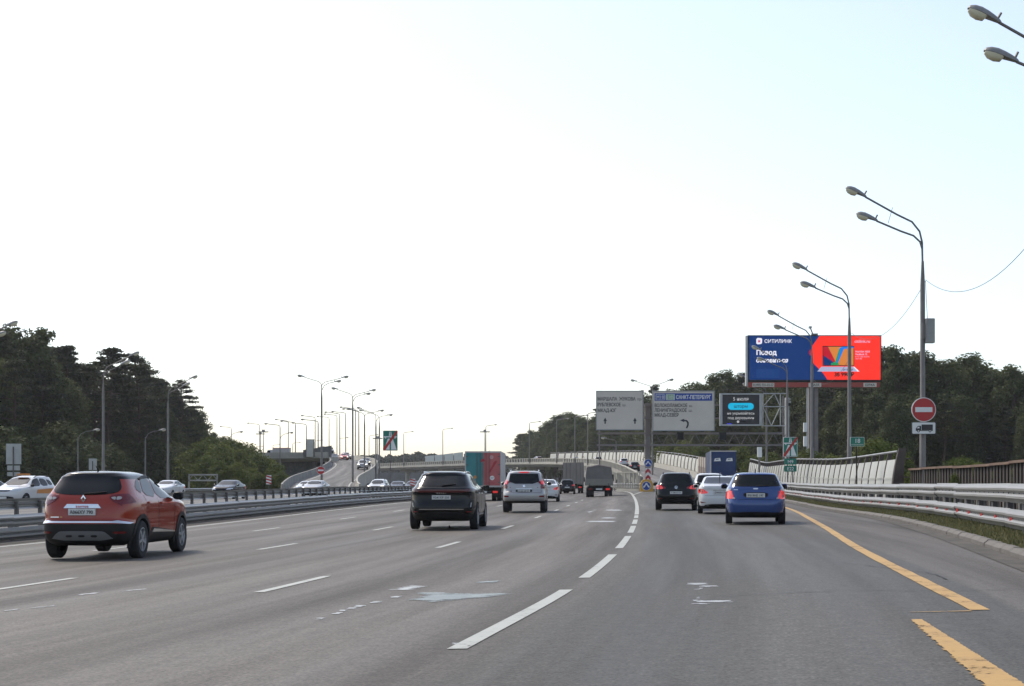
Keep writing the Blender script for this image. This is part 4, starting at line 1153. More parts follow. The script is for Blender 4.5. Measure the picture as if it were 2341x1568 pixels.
rl_lab = ['double-arm street lamp whose two heads show against the blue corner of the sky','double-arm street lamp with the large no-entry sign on its column','double-arm street lamp behind the small green kilometre sign, crossing the red half of the billboard','double-arm street lamp whose column stands before the grey billboard column','double-arm street lamp whose heads overlap the navy half of the billboard','double-arm street lamp half hidden behind the camera mast']
lamps = []
for (y, x), lab in zip(RL, rl_lab):
    zb = VZ(x, y) if y < 150 else .6
    L_ = street_lamp(lab, (x, y, zb), [(182,3.4,3.0),(178,2.85,1.95)], 11.1-zb*0.5, 1.06, .115, group='double-arm street lamps along the outer kerb')
    tie = MB().tube([(-1.35,-.0,11.1+2.33),(-1.55,.0,11.1+1.62)], .012, 4).build('tie_rod', M['lamp_post'], L_)
    lamps.append(Vector((x, y, zb)))
bxo = thing('lamp_cabinet', 'grey control cabinet high upon the lamp column with the no-entry sign', 'cabinet', (ux(2122,63.9), 63.75, vz(785,63.9)))
MB().box(-.19,.2,-.15,.15,0,1.1).build('box', M['cabinet'], bxo, bevel=.015); MB().box(-.15,.16,-.165,-.152,.05,1.05).build('door', M['cabinet'], bxo, bevel=.004); MB().box(-.34,-.19,-.03,.03,.2,.9).build('bracket', M['lamp_post'], bxo)
def cable(label, a, b, sag, r=.012):
    a, b = Vector(a), Vector(b); pts = [a+(b-a)*i/24-Vector((0,0,4*sag*(i/24)*(1-i/24))) for i in range(25)]
    t = thing('cable', label, 'cable', tuple(a)); MB().tube(pts, r, 5).build('wire', M['wire'], t, True, world=True)
J = lambda i, z: (lamps[i].x+.13, lamps[i].y, z)
cable('thin sagging cable between the no-entry lamp column and the picture corner lamp', J(1,10.35), J(0,10.8), 1.95)
cable('thin sagging cable between the no-entry lamp column and the lamp beside the billboard', J(1,10.3), J(2,10.3), 1.25)
cable('dark cable drooping across the red half of the billboard', J(2,9.0), J(3,9.2), .9)
cable('short cable from the joint of the no-entry lamp down to its cabinet', J(1,10.3), (ux(2117,63.9),63.75,vz(728,63.9)), .05)
# wooded side: double arms toward the road
for (Y, u, lab) in ((103,-62,'double-arm street lamp at the dark wood whose heads peep in at the picture edge'),(127,236,'tall double-arm street lamp beside the oncoming lanes, before the pines'),(155,384,'double-arm street lamp before the tall lone pine at the end of the wood')):
    x = ux(u,Y); street_lamp(lab, (x,Y,g(x,Y)), [(4,3.1,2.5),(-6,2.4,1.7)], 10.2, 1.05, .12, group='double-arm street lamps by the wood')
for (Y, u, v, hd, lab) in ((165,178,985,225,'low single-arm lamp before the dark wood, beside the small sign back'),(165,332,985,376,'low single-arm lamp before the dark wood under the lone pine'),(235,525,989,553,'single-arm lamp rising from the bushes'),(235,640,991,668,'single-arm lamp between the bushes and the far bridge')):
    x = ux(u,Y); street_lamp(lab, (x,Y,0), [(0,ux(hd,Y)-x,.75)], vz(v,Y)-.7, .9, .08, name='single_lamp')
# three and two-arm lamps in the median beyond
for (Y, u, v, arms, lab) in ((176,735,905,[(178,2.9,1.6),(2,3.2,1.5),(-8,2.3,.85)],'three-armed street lamp at the foot of the exit ramp, by the small no-entry sign'),(192,806,930,[(177,2.8,1.6),(3,3.0,1.4),(-8,2.3,.8)],'three-armed street lamp on the inner side of the exit ramp, second along'),(222,833,950,[(178,2.7,1.4),(2,2.9,1.2)],'two-armed street lamp beside the exit ramp behind the three-armed ones'),(236,859,955,[(178,3.1,2.0),(0,2.6,.8)],'two-armed street lamp beside the motorway sign, thin column'),(242,867,958,[(176,3.4,1.9)],'one-armed street lamp nearly in line with the two-armed column')):
    x = ux(u,Y); zb = vz(1104,Y) if Y < 200 else .0
    street_lamp(lab, (x,Y,max(zb,-.1)), arms, vz(v,Y)-.4, 1.0, .12)
ORDL = 'first second third fourth fifth sixth seventh eighth ninth tenth eleventh twelfth thirteenth fourteenth fifteenth sixteenth seventeenth eighteenth nineteenth twentieth'.split()
# lamps of the far ramp and of the flyover
for i, k in enumerate(range(26, len(r2)-2, 4)):
    p = offset(r2, 4.6)[k]; street_lamp(ORDL[i]+' slim one-armed lamp on the exit ramp edge, counting away from its foot', tuple(p), [(180,3.6,1.0)], 10.5, 1.15, .145, group='lamp row of the far ramp', small=True, name='ramp_lamp')
for i, (u, v, Y) in enumerate(((640,968,330),(675,962,345),(700,966,360),(727,958,300),(752,951,420),(770,946,390),(790,940,360),(812,930,330))):
    x = ux(u,Y); street_lamp(ORDL[i]+' slim one-armed lamp beyond the slab wall, counting from the bushes', (x,Y,5.5), [(180,3.5,.9)], vz(v,Y)-6.4, 1.15, .145, group='lamp row of the far ramp', small=True, name='ramp_lamp')
lo = offset(rp, -5.2)
for i, k in enumerate(range(20, len(rp)-2, 4)):
    p = lo[k]; street_lamp(ORDL[i]+' slim one-armed lamp on the flyover parapet, counting from the gore', tuple(p), [(0,3.4,.95)], 11.6, 1.2, .155, group='lamp row of the flyover', small=True, name='flyover_lamp')
for i, (u, v, Y) in enumerate(((1412,1018,205),(1238,1010,300),(1060+360,1030,230))):
    x = ux(u,Y); 
for (u, Y, lab) in ((1408,262,'two-headed lamp column in front of the bright flyover barrier, beside the gantry mast'),(1491,228,'thin lamp column just behind the gantry mast')):
    x = ux(u,Y); street_lamp(lab, (x,Y,1.5), [(168,3.4,2.0),(12,3.4,2.1)] if u > 1450 else [(180,2.6,.9)], 14.2 if u > 1450 else vz(1012,Y)-1.5, 1.15, .12)
for (u, v, Y, n_) in ((602,985,620,0),(1108,985,640,1),(595,990,700,2),(863,1000,640,3)):
    x = ux(u,Y); h = vz(v,Y); t = thing('mast_lamp', ['tall mast with a ring of lamps beyond the white lorry','tall mast with a ring of lamps beyond the ribbed screen','second mast with a ring of lamps beyond the bushes','mast with lamp ring just beside the far motorway sign'][n_], 'mast lamp', (x,Y,0))
    MB().tube([(0,0,0),(0,0,h)], [.3,.15], 6).build('mast', M['lamp_post'], t); MB().tube([(-2.2,0,h-.4),(2.2,0,h-.4)], .28, 6).build('lamp_ring', M['lamp_head'], t)
    MB().box(-.6,.6,-.4,.4,h-.3,h+.6).build('lamp_crown', M['lamp_head'], t)
# ------------------------------------------------------------------ cars
def body_grid(rows, n_exp, sub=3, nc=64):
    k = len(rows); ids = list(range(k))
    fs = [pchip(ids, [r[c] for r in rows]) for c in range(4)]
    tt = [i/sub for i in range((k-1)*sub+1)]
    out = []
    for t in tt:
        z, yr, yf, w = (f(t) for f in fs)
        yc, ly = (yr+yf)/2, (yf-yr)/2
        e = n_exp if t < k-4 else n_exp*.75
        ring = []
        for j in range(nc):
            a = 2*PI*(j+.5)/nc; c, s = math.cos(a), math.sin(a)
            ring.append((w*math.copysign(abs(s)**(2/e), s), yc-ly*math.copysign(abs(c)**(2/e), c), z))
        out.append(ring)
    return out
def smooth_poly(p, it=2):
    for _ in range(it):
        q = []
        for i in range(len(p)):
            a, b = p[i], p[(i+1) % len(p)]
            q += [(a[0]*.78+b[0]*.22, a[1]*.78+b[1]*.22), (a[0]*.22+b[0]*.78, a[1]*.22+b[1]*.78)]
        p = q
    return p
def decal(bvh, side, outline, off=.006, rnd=1, skirt=.02, step=.075):
    p = smooth_poly(outline, rnd) if rnd else list(outline)
    q = []
    for i in range(len(p)):
        a, b = Vector(p[i]), Vector(p[(i+1) % len(p)]); n = max(1, int((b-a).length/step))
        q += [a+(b-a)*j/n for j in range(n)]
    nb = len(q); pts = list(q)
    xs = [v.x for v in q]; ys_ = [v.y for v in q]
    y = min(ys_)+step*.5
    while y < max(ys_):
        x = min(xs)+step*.5
        while x < max(xs): 
            pt = Vector((x, y)); ins = False; j = nb-1
            for i in range(nb):
                if (q[i].y > y) != (q[j].y > y) and x < (q[j].x-q[i].x)*(y-q[i].y)/(q[j].y-q[i].y)+q[i].x: ins = not ins
                j = i
            if ins and min((pt-e).length for e in q) > step*.4: pts.append(pt)
            x += step
        y += step
    vs_, es, fs, *_ = delaunay_2d_cdt(pts, [(i, (i+1) % nb) for i in range(nb)], [list(range(nb))], 1, 1e-5)
    out = []; nrm = []
    for v in vs_:
        if side == 'rear': o, d = Vector((v.x, -6, v.y)), Vector((0,1,0))
        elif side == 'front': o, d = Vector((v.x, 6, v.y)), Vector((0,-1,0))
        elif side == 'right': o, d = Vector((4, v.x, v.y)), Vector((-1,0,0))
        elif side == 'left': o, d = Vector((-4, v.x, v.y)), Vector((1,0,0))
        else: o, d = Vector((v.x, v.y, 5)), Vector((0,0,-1))
        h = bvh.ray_cast(o, d)
        if h[0] is None or (side in ('rear','front') and abs(h[0].y-o.y) > 6):
            q0 = {'rear': Vector((v.x,-1.9,v.y)), 'front': Vector((v.x,1.9,v.y)), 'right': Vector((.86,v.x,v.y)), 'left': Vector((-.86,v.x,v.y))}.get(side, o+d*4)
            h = bvh.find_nearest(q0)
        n_ = h[1]
        if n_.dot(d) > 0: n_ = -n_
        out.append(h[0]); nrm.append(n_)
    m = MB()
    b = [o+n_*off for o, n_ in zip(out, nrm)]
    m.v = [tuple(x) for x in b]; m.f = [tuple(f) for f in fs]
    # edge skirt gives the pane its thickness
    cnt = {}
    for f in fs:
        for i in range(len(f)):
            e = tuple(sorted((f[i], f[(i+1) % len(f)]))); cnt[e] = cnt.get(e, 0)+1
    low = {}
    for (a, c), k in cnt.items():
        if k == 1:
            for w in (a, c):
                if w not in low: low[w] = len(m.v); m.v.append(tuple(out[w]-nrm[w]*skirt))
            m.f.append((a, c, low[c], low[a]))
    return m
def mirror(p): return [(-x, z) for x, z in reversed(p)]

def wheel_meshes(r, w=.2, spokes=5):
    t = MB().lathe_x([(-w/2,r*.62),(-w/2,r*.93),(-w/2+.025,r),(w/2-.025,r),(w/2,r*.93),(w/2-.005,r*.64)], 28, cap=False).mesh('tyre', True)
    m = MB(); m.lathe_x([(-.02,r*.64),(.0,r*.66),(.02,r*.64)], 28); 
    rimring = MB()
    n = 28
    for (x, rr) in ((w/2-.012,r*.66),(w/2-.004,r*.60),(w/2-.05,r*.57)):
        for j in range(n): a = 2*PI*j/n; rimring.v.append((x, rr*math.cos(a), rr*math.sin(a)))
    for i in range(2):
        for j in range(n): rimring.f.append((i*n+j, i*n+(j+1)%n, (i+1)*n+(j+1)%n, (i+1)*n+j))
    for k in range(spokes):
        a = 2*PI*k/spokes; c, s = math.cos(a), math.sin(a)
        def P(x, rr, tt): return (x, rr*c-tt*s, rr*s+tt*c)
        wi, wo = r*.075, r*.055
        rimring.add([P(w/2-.01,r*.08,-wi),P(w/2-.01,r*.08,wi),P(w/2-.012,r*.6,wo),P(w/2-.012,r*.6,-wo),P(w/2-.06,r*.08,-wi),P(w/2-.06,r*.08,wi),P(w/2-.06,r*.6,wo),P(w/2-.06,r*.6,-wo)],
                    [(0,1,2,3),(0,4,5,1),(1,5,6,2),(2,6,7,3),(3,7,4,0)])
    rimring.lathe_x([(w/2-.06,r*.14),(w/2-.004,r*.13)], 12)
    rim = rimring.mesh('rim', False)
    brk = MB().lathe_x([(w/2-.12,r*.6),(w/2-.075,r*.6)], 20).mesh('brake_disc')
    return t, rim, brk

def car_template(S_):
    """returns (name, mesh, material key, index of the parent, location, rotation, scale)"""
    T = []
    grid = body_grid(S_['rows'], S_.get('exp', 6.0)); nr, nc = len(grid), len(grid[0])
    m = MB(); m.v = [p for r in grid for p in r]
    midx = []
    for i in range(nr-1):
        z = (grid[i][0][2]+grid[i+1][0][2])/2
        mi = 1 if z < S_['clad'] and z < 9 else (2 if z > S_.get('roofz', 99) else 0)
        for j in range(nc):
            m.f.append((i*nc+j, i*nc+(j+1)%nc, (i+1)*nc+(j+1)%nc, (i+1)*nc+j)); midx.append(0 if (mi == 1 and z > S_.get('clad_side', 9) and abs(grid[i][j][0]) > .5 and -1.66 < grid[i][j][1] < 1.7) else mi)
    m.f.append(tuple(range(nc-1,-1,-1))); midx.append(1)
    m.f.append(tuple((nr-1)*nc+j for j in range(nc))); midx.append(2 if 'roofz' in S_ else 0)
    me = bpy.data.meshes.new('body'); me.from_pydata(m.v, [], m.f)
    for k in range(4): me.materials.append(M['under'])
    me.polygons.foreach_set('material_index', midx)
    bm = bmesh.new(); bm.from_mesh(me); bmesh.ops.recalc_face_normals(bm, faces=bm.faces); bm.to_mesh(me)
    bvh = BVHTree.FromBMesh(bm); bm.free()
    ob = bpy.data.objects.new('tmp', me); COL.objects.link(ob)
    r = S_['wr']; cuts = []
    for yw in S_['wy']:
        for sx in (-1, 1):
            cm_ = MB().lathe_x([(-.28, r+.05),(.6, r+.05)] , 24, sx*S_['tw'], yw, r).mesh('cut')
            if sx < 0: cm_ = MB().lathe_x([(-.6, r+.05),(.28, r+.05)], 24, sx*S_['tw'], yw, r).mesh('cut')
            for k in range(4): cm_.materials.append(M['under'])
            cm_.polygons.foreach_set('material_index', [3]*len(cm_.polygons))
            co = bpy.data.objects.new('cut', cm_); COL.objects.link(co); cuts.append(co)
            md = ob.modifiers.new('b', 'BOOLEAN'); md.operation = 'DIFFERENCE'; md.object = co; md.solver = 'EXACT'
    dg = bpy.context.evaluated_depsgraph_get(); me2 = bpy.data.meshes.new_from_object(ob.evaluated_get(dg))
    for c in cuts+[ob]: bpy.data.objects.remove(c)
    for k, (nm, key) in enumerate((('body','paint'),('lower_body','clad'),('roof','roof'),('wheel_arch','under'))):
        fs = [tuple(p.vertices) for p in me2.polygons if p.material_index == k]
        if not fs: continue
        used = {}; v = []
        for f in fs:
            for i in f:
                if i not in used: used[i] = len(v); v.append(tuple(me2.vertices[i].co))
        mm = bpy.data.meshes.new(nm); mm.from_pydata(v, [], [tuple(used[i] for i in f) for f in fs]); mm.update()
        mm.polygons.foreach_set('use_smooth', [True]*len(mm.polygons)); mm.set_sharp_from_angle(angle=R(42))
        T.append([nm, mm, key, None, None, None, None])
    def D(nm, key, side, pts, off=.006, rnd=1, par=None):
        mm = decal(bvh, side, pts, off, rnd).mesh(nm, True)
        T.append([nm, mm, key, par, None, None, None]); return len(T)-1
    for d in S_['decals']:
        nm, key, side, pts = d[:4]; off = d[4] if len(d) > 4 else .006; rnd = d[5] if len(d) > 5 else 1
        if side == 'both': D(nm, key, 'right', pts, off, rnd); D(nm, key, 'left', pts, off, rnd)
        elif side == 'rear2': D(nm, key, 'rear', pts, off, rnd); D(nm, key, 'rear', mirror(pts), off, rnd)
        elif side == 'front2': D(nm, key, 'front', pts, off, rnd); D(nm, key, 'front', mirror(pts), off, rnd)
        else: D(nm, key, side, pts, off, rnd)
    def hit(side, a, b):
        o, d = (Vector((a,-6,b)), Vector((0,1,0))) if side == 'rear' else (Vector((a,6,b)), Vector((0,-1,0))) if side == 'front' else (Vector((4 if side=='right' else -4,a,b)), Vector((-1 if side=='right' else 1,0,0))) if side in ('right','left') else (Vector((a,b,5)), Vector((0,0,-1)))
        return bvh.ray_cast(o, d)[0] or Vector((0,0,1))
    # wheels
    t_, rim_, brk_ = wheel_meshes(r, S_.get('ww', .2), S_.get('spokes', 5))
    for yw in S_['wy']:
        for sx in (1, -1):
            loc = (sx*(S_['tw']-.0), yw, r); rot = (R(17*yw), 0, 0 if sx > 0 else PI)
            T.append(['wheel', t_, 'tyre', None, loc, rot, None]); pi = len(T)-1
            T.append(['rim', rim_, 'rim', pi, None, None, None]); T.append(['brake_disc', brk_, 'under', pi, None, None, None])
    # number plate
    if 'plate' in S_:
        z = S_['plate'][0]; p = hit('rear', 0, z)
        T.append(['number_plate', MB().box(-.26,.26,-.02,.03,-.056,.056).mesh('number_plate'), 'plate', None, (0, p.y-.025, z), (R(S_['plate'][1]),0,0), None]); S_['plate_idx'] = len(T)-1
        zf = S_.get('fplate', .5); p = hit('front', 0, zf)
        T.append(['number_plate', MB().box(-.26,.26,-.03,.02,-.056,.056).mesh('number_plate'), 'plate', None, (0, p.y+.02, zf), None, None])
    # mirrors
    yb, zb = S_['mir']; mm = MB()
    st = [(0,.05,.05),(.06,.1,.08),(.14,.1,.085),(.2,.07,.06)]
    for a, ry, rz in st:
        for j in range(10): t = 2*PI*j/10; mm.v.append((a, ry*math.cos(t)*.8, rz*math.sin(t)))
    for i in range(3):
        for j in range(10): mm.f.append((i*10+j, i*10+(j+1)%10, (i+1)*10+(j+1)%10, (i+1)*10+j))
    mm.f += [tuple(range(10)), tuple(30+j for j in range(10))]
    mir = mm.mesh('mirror', True); mg_ = MB().prism([(x*1.0,z) for x,z in rrect(.03,.18,-.06,.06,.03)], 'y', -.088, -.07).mesh('mirror_glass')
    for sx in (1, -1):
        p = hit('right' if sx > 0 else 'left', yb, zb)
        T.append(['mirror', mir, S_.get('mirkey','plastic'), None, (p.x+sx*.02, yb, zb+.04), (0,0,0 if sx>0 else 0), (sx,1,1)]); pi = len(T)-1
        T.append(['mirror_glass', mg_, 'glass', pi, None, None, None])
    # aerial, wiper, roof bars
    if 'aerial' in S_:
        p = hit('top', 0, S_['aerial'][0]); T.append(['aerial', MB().tube([(0,.05,-.02),(0,-.03,.05),(0,-S_['aerial'][1],S_['aerial'][2])], [.02,.014,.005], 6).mesh('aerial'), 'plastic', None, tuple(p), None, None])
    if 'wiper' in S_:
        x0, z0, x1, z1 = S_['wiper']; a, b = hit('rear', x0, z0), hit('rear', x1, z1); dy = Vector((0,-.03,0))
        T.append(['wiper', MB().tube([tuple(a+dy), tuple((a+b)/2+dy*1.4), tuple(b+dy)], .014, 5).mesh('wiper'), 'plastic', None, None, None, None])
    if 'bars' in S_:
        x, y0, y1, h = S_['bars']
        pts = [hit('top', x, y0+(y1-y0)*i/6) for i in range(7)]
        pts = [p+Vector((0,0,h if 0 < i < 6 else 0)) for i, p in enumerate(pts)]
        bmh = MB().tube([tuple(p) for p in pts], .022, 6).mesh('roof_bar', True)
        T.append(['roof_bar', bmh, S_.get('barkey','plastic'), None, None, None, None]); T.append(['roof_bar', bmh, S_.get('barkey','plastic'), None, None, None, (-1,1,1)])
    if 'exhaust' in S_:
        x, z = S_['exhaust']; p = hit('rear', x, z+.1)
        T.append(['exhaust', MB().tube([(x,p.y+.1,z),(x,p.y+.45,z)], .035, 10).mesh('exhaust'), 'under', None, None, None, None])
    for nm, key, fn in S_.get('extra', []):
        T.append([nm, fn(hit), key, None, None, None, None])
    S_['hit'] = hit
    return T
CARKEY = dict(clad='plastic', roof='plastic', under='under', tyre='tyre', rim='rim', plate='plate', glass='glass', plastic='plastic')
TPL = {}
def car(spec, name, label, cat, loc, hd, pm, group=None, over=None, plate=None):
    """hd: heading in degrees clockwise from straight ahead; a car facing us has 180 added"""
    if spec not in TPL: TPL[spec] = car_template(SPEC[spec])
    t = thing(name, label, cat, loc, R(-hd), group); made = []
    for nm, me, key, par, l, r, s in TPL[spec]:
        k = (over or {}).get(nm, (over or {}).get(key, key))
        mt = pm if k == 'paint' else M[CARKEY.get(k, k)]
        if key == 'roof' and not (over or {}).get('roof'): mt = M['p_black'] if SPEC[spec].get('blackroof') else pm
        made.append(link(nm, me, mt, made[par] if par is not None else t, l, r, s))
    if plate:
        p = made[SPEC[spec]['plate_idx']]
        text(plate, .062, M['ink'], p, -.005, -.031, -.022, 'CENTER', wmax=.48, bold=.02)
    return t, made

def strip_x(z0, z1, w): return [(-w,z0),(w,z0),(w,z1),(-w,z1)]
def quad(x0,x1,z0,z1): return [(x0,z0),(x1,z0),(x1,z1),(x0,z1)]
SPEC = {}
# red crossover
SPEC['cross'] = dict(exp=6.2, clad=.655, clad_side=.44, roofz=1.452, blackroof=True, wr=.345, wy=(-1.28,1.32), tw=.80, ww=.215, spokes=5,
  rows=[(.25,-1.85,1.9,.74),(.31,-2.02,2.04,.84),(.42,-2.12,2.13,.89),(.55,-2.15,2.16,.905),(.65,-2.15,2.15,.905),(.72,-2.10,2.13,.90),(.85,-2.085,2.07,.91),(.98,-2.06,1.92,.905),(1.06,-2.03,1.55,.885),(1.12,-2.0,1.05,.855),(1.17,-1.965,.92,.825),(1.32,-1.83,.52,.745),(1.45,-1.7,.16,.675),(1.52,-1.66,-.02,.63),(1.565,-1.62,-.16,.54),(1.59,-1.38,-.35,.4),(1.605,-.9,-.6,.05)],
  decals=[('rear_window','glass','rear',[(-.60,1.20),(-.35,1.165),(.35,1.165),(.60,1.20),(.66,1.27),(.57,1.45),(.5,1.475),(-.5,1.475),(-.57,1.45),(-.66,1.27)],.008,1),
   ('windshield','glass','front',[(-.66,1.16),(.66,1.16),(.53,1.5),(-.53,1.5)],.006,1),
   ('side_window','glass','both',[(-.27,1.10),(.62,1.075),(.70,1.12),(.28,1.40),(-.02,1.47),(-.23,1.48)],.006,1),
   ('side_window','glass','both',[(-1.02,1.16),(-.33,1.105),(-.30,1.48),(-.62,1.475),(-.83,1.45)],.006,1),
   ('quarter_window','glass','both',[(-1.36,1.28),(-1.08,1.17),(-.90,1.44),(-1.05,1.45)],.006,1),
   ('wind_deflector','plastic','both',[(-.22,1.47),(.02,1.46),(.3,1.385),(.3,1.42),(.05,1.50),(-.22,1.515)],.02,1),
   ('wind_deflector','plastic','both',[(-.86,1.43),(-.6,1.465),(-.28,1.47),(-.28,1.515),(-.6,1.51),(-.88,1.47)],.02,1),
   ('tail_light','t_red','rear2',[(.47,1.13),(.55,1.165),(.74,1.185),(.86,1.17),(.895,1.09),(.86,1.015),(.72,.995),(.58,1.03)],.012,1),
   ('tail_light','t_red','both',[(-2.2,1.01),(-1.95,1.005),(-1.78,1.06),(-1.76,1.13),(-1.88,1.175),(-2.2,1.18)],.012,1),
   ('reverse_lens','t_white','rear2',[(.52,1.115),(.605,1.13),(.605,1.07),(.56,1.085)],.020,1),
   ('reverse_lens','t_white','rear2',[(.62,1.13),(.70,1.125),(.70,1.085),(.62,1.07)],.020,1),
   ('chrome_trim','chrome','rear',[(-.36,.925),(.36,.925),(.30,.995),(-.30,.995)],.03,0),
   ('bumper_strip','chrome','rear',[(-.83,.645),(-.60,.66),(.60,.66),(.83,.645),(.86,.665),(.66,.705),(.58,.685),(-.58,.685),(-.66,.705),(-.86,.665)],.02,0),
   ('skid_plate','skid','rear',[(-.62,.36),(.62,.36),(.46,.50),(.38,.52),(-.38,.52),(-.46,.50)],.016,1),
   ('skid_slot','under','rear',quad(-.30,-.18,.42,.455),.024,1),('skid_slot','under','rear',quad(-.06,.06,.42,.455),.024,1),('skid_slot','under','rear',quad(.18,.30,.42,.455),.024,1),
   ('bumper_reflector','t_red','rear2',quad(.60,.79,.475,.515),.01,1),
   ('door_trim','chrome','both',[(-.72,.47),(.78,.43),(.80,.455),(-.5,.525),(-.62,.535)],.014,0),
   ('door_insert','plastic','both',[(-.80,.40),(.88,.40),(.84,.45),(-.62,.56),(-.74,.56)],.008,1),
   ('door_gap','under','both',[(-.285,.40),(-.265,.40),(-.265,1.1),(-.285,1.1)],.002,0),
   ('door_gap','under','both',[(-.99,.75),(-.975,.75),(-1.04,1.15),(-1.06,1.15)],.002,0),
   ('door_gap','under','both',[(.75,.42),(.765,.42),(.80,.9),(.72,1.08),(.705,1.08),(.785,.9)],.002,0),
   ('door_handle','paint','both',[(-.18,.985),(.0,.98),(.0,1.02),(-.18,1.025)],.03,1),
   ('door_handle','paint','both',[(-.95,1.0),(-.78,.995),(-.78,1.035),(-.95,1.04)],.03,1),
   ('tailgate_gap','under','rear',[(-.80,.71),(.80,.71),(.80,.717),(-.80,.717)],.002,0),
   ('model_letters','chrome','rear',quad(-.62,-.45,.762,.776),.008,0),('badge','t_amber','rear',quad(-.43,-.385,.757,.783),.01,0),
   ('headlight','h_lamp','front2',[(.42,.86),(.80,.92),(.82,1.0),(.55,.98)],.01,1),('grille','under','front',strip_x(.45,.62,.5),.008,1)],
  plate=(.862,4), fplate=.48, mir=(.78,1.09), aerial=(-1.25,.12,.10), wiper=(.0,1.19,.42,1.22), exhaust=(-.42,.33), clad_arch=True)
def lozenge(hit):
    p = hit('rear',0,1.10); m = MB()
    o = [(0,.07),(.052,0),(0,-.07),(-.052,0)]; i = [(0,.035),(.024,0),(0,-.035),(-.024,0)]
    y0 = p.y-.03
    m.v = [(x,y0,z+1.10) for x,z in o]+[(x,y0-.004,z+1.10) for x,z in i]+[(x,y0+.03,z+1.10) for x,z in o]+[(x,y0+.03,z+1.1) for x,z in i]
    for k in range(4):
        k2 = (k+1)%4; m.f += [(k,k2,4+k2,4+k),(k,k2,8+k2,8+k),(4+k,4+k2,12+k2,12+k)]
    return m.mesh('emblem')
def arch_trim(ys, r, x, side=0):
    def fn(hit):
        m = MB()
        for yw in ys:
            for sx in ((side,) if side else (1,-1)):
                n = 14; b = len(m.v)
                for i in range(n+1):
                    a = R(-18+216*i/n)
                    for rr, dx in ((r+.048,.0),(r+.125,.0)):
                        yy, z = yw+rr*math.cos(a), r+rr*math.sin(a)
                        h = hit('right' if sx>0 else 'left', yy, max(z,.30)); xx = abs(h.x) if abs(h.x) > .6 else x
                        m.v.append((sx*(xx+.016), yy, z)); m.v.append((sx*(xx-.03), yy, z))
                for i in range(n):
                    q = b+4*i; m.f += [(q,q+2,q+6,q+4),(q,q+4,q+5,q+1),(q+2,q+3,q+7,q+6)]
        return m.mesh('wheel_arch_trim')
    return fn
SPEC['cross']['extra'] = [('emblem','chrome',lozenge),*[('wheel_arch_trim','plastic',arch_trim((yw_,),.345,.9,sx_)) for yw_ in (-1.28,1.32) for sx_ in (1,-1)]]
# dark estate crossover
SPEC['estate'] = dict(exp=5.6, clad=.42, wr=.37, wy=(-1.33,1.4), tw=.845, ww=.225, spokes=7,
  rows=[(.25,-2.0,2.05,.8),(.33,-2.16,2.2,.88),(.5,-2.26,2.28,.94),(.62,-2.28,2.29,.955),(.85,-2.23,2.25,.955),(1.0,-2.22,2.1,.95),(1.09,-2.24,1.75,.93),(1.15,-2.23,1.3,.90),(1.20,-2.17,1.02,.85),(1.24,-2.12,.94,.82),(1.4,-1.92,.5,.74),(1.52,-1.77,.18,.675),(1.58,-1.76,-.02,.63),(1.625,-1.68,-.2,.54),(1.65,-1.35,-.4,.38),(1.66,-.9,-.6,.05)],
  decals=[('rear_window','glass','rear',[(-.62,1.23),(0,1.22),(.62,1.23),(.66,1.27),(.58,1.48),(.52,1.51),(-.52,1.51),(-.58,1.48),(-.66,1.27)],.008,1),
   ('windshield','glass','front',[(-.66,1.2),(.66,1.2),(.54,1.55),(-.54,1.55)],.006,1),
   ('side_window','glass','both',[(-.25,1.15),(.75,1.13),(.82,1.17),(.33,1.46),(.0,1.53),(-.22,1.54)],.006,1),('side_window','glass','both',[(-1.1,1.17),(-.31,1.15),(-.28,1.54),(-.7,1.525),(-.95,1.47)],.006,1),('quarter_window','glass','both',[(-1.55,1.24),(-1.17,1.18),(-1.02,1.45),(-1.25,1.43)],.006,1),
   ('light_band','t_dark','rear',[(-.88,1.10),(-.6,1.055),(.6,1.055),(.88,1.10),(.88,1.15),(.6,1.135),(-.6,1.135),(-.88,1.15)],.010,0),
   ('tail_light','t_dark','both',[(-2.3,1.07),(-1.95,1.08),(-1.80,1.12),(-2.0,1.15),(-2.3,1.15)],.010,1),
   ('bumper_strip','chrome','rear',[(-.62,.575),(.62,.575),(.62,.592),(-.62,.592)],.016,0),('bumper_vent','plastic','rear2',[(.72,.62),(.86,.55),(.88,.86),(.80,.84)],.008,1),('vent_trim','silverp','rear2',[(.79,.64),(.805,.64),(.82,.76),(.808,.77)],.016,0),
   ('bumper_lower','plastic','rear',[(-.75,.32),(.75,.32),(.70,.50),(-.70,.50)],.008,1),('bumper_reflector','t_red','rear2',quad(.68,.82,.50,.53),.012,1),
   ('door_gap','under','both',[(-.27,.42),(-.255,.42),(-.255,1.14),(-.27,1.14)],.002,0),('door_gap','under','both',[(-.97,.75),(-.955,.75),(-1.1,1.16),(-1.115,1.16)],.002,0),
   ('door_handle','silverp','both',[(-.18,1.0),(.02,1.0),(.02,1.035),(-.18,1.035)],.02,1),('door_handle','silverp','both',[(-.98,1.01),(-.8,1.01),(-.8,1.045),(-.98,1.045)],.02,1),
   ('sill_trim','silverp','both',[(-.75,.40),(.82,.40),(.82,.43),(-.75,.43)],.012,0),
   ('headlight','h_lamp','front2',[(.45,.88),(.85,.93),(.86,1.0),(.5,.96)],.01,1),('grille','under','front',strip_x(.5,.85,.6),.008,1)],
  plate=(.915,3), fplate=.5, mir=(.92,1.14), mirkey='plastic', wiper=(.0,1.245,.40,1.285), bars=(.60,-1.35,.15,.035), barkey='silverp',
  extra=[('roof_fin','plastic',lambda hit: MB().prism([(-.14,0),(.12,0),(-.12,.07)],'x',-.02,.02).mesh('roof_fin'))])
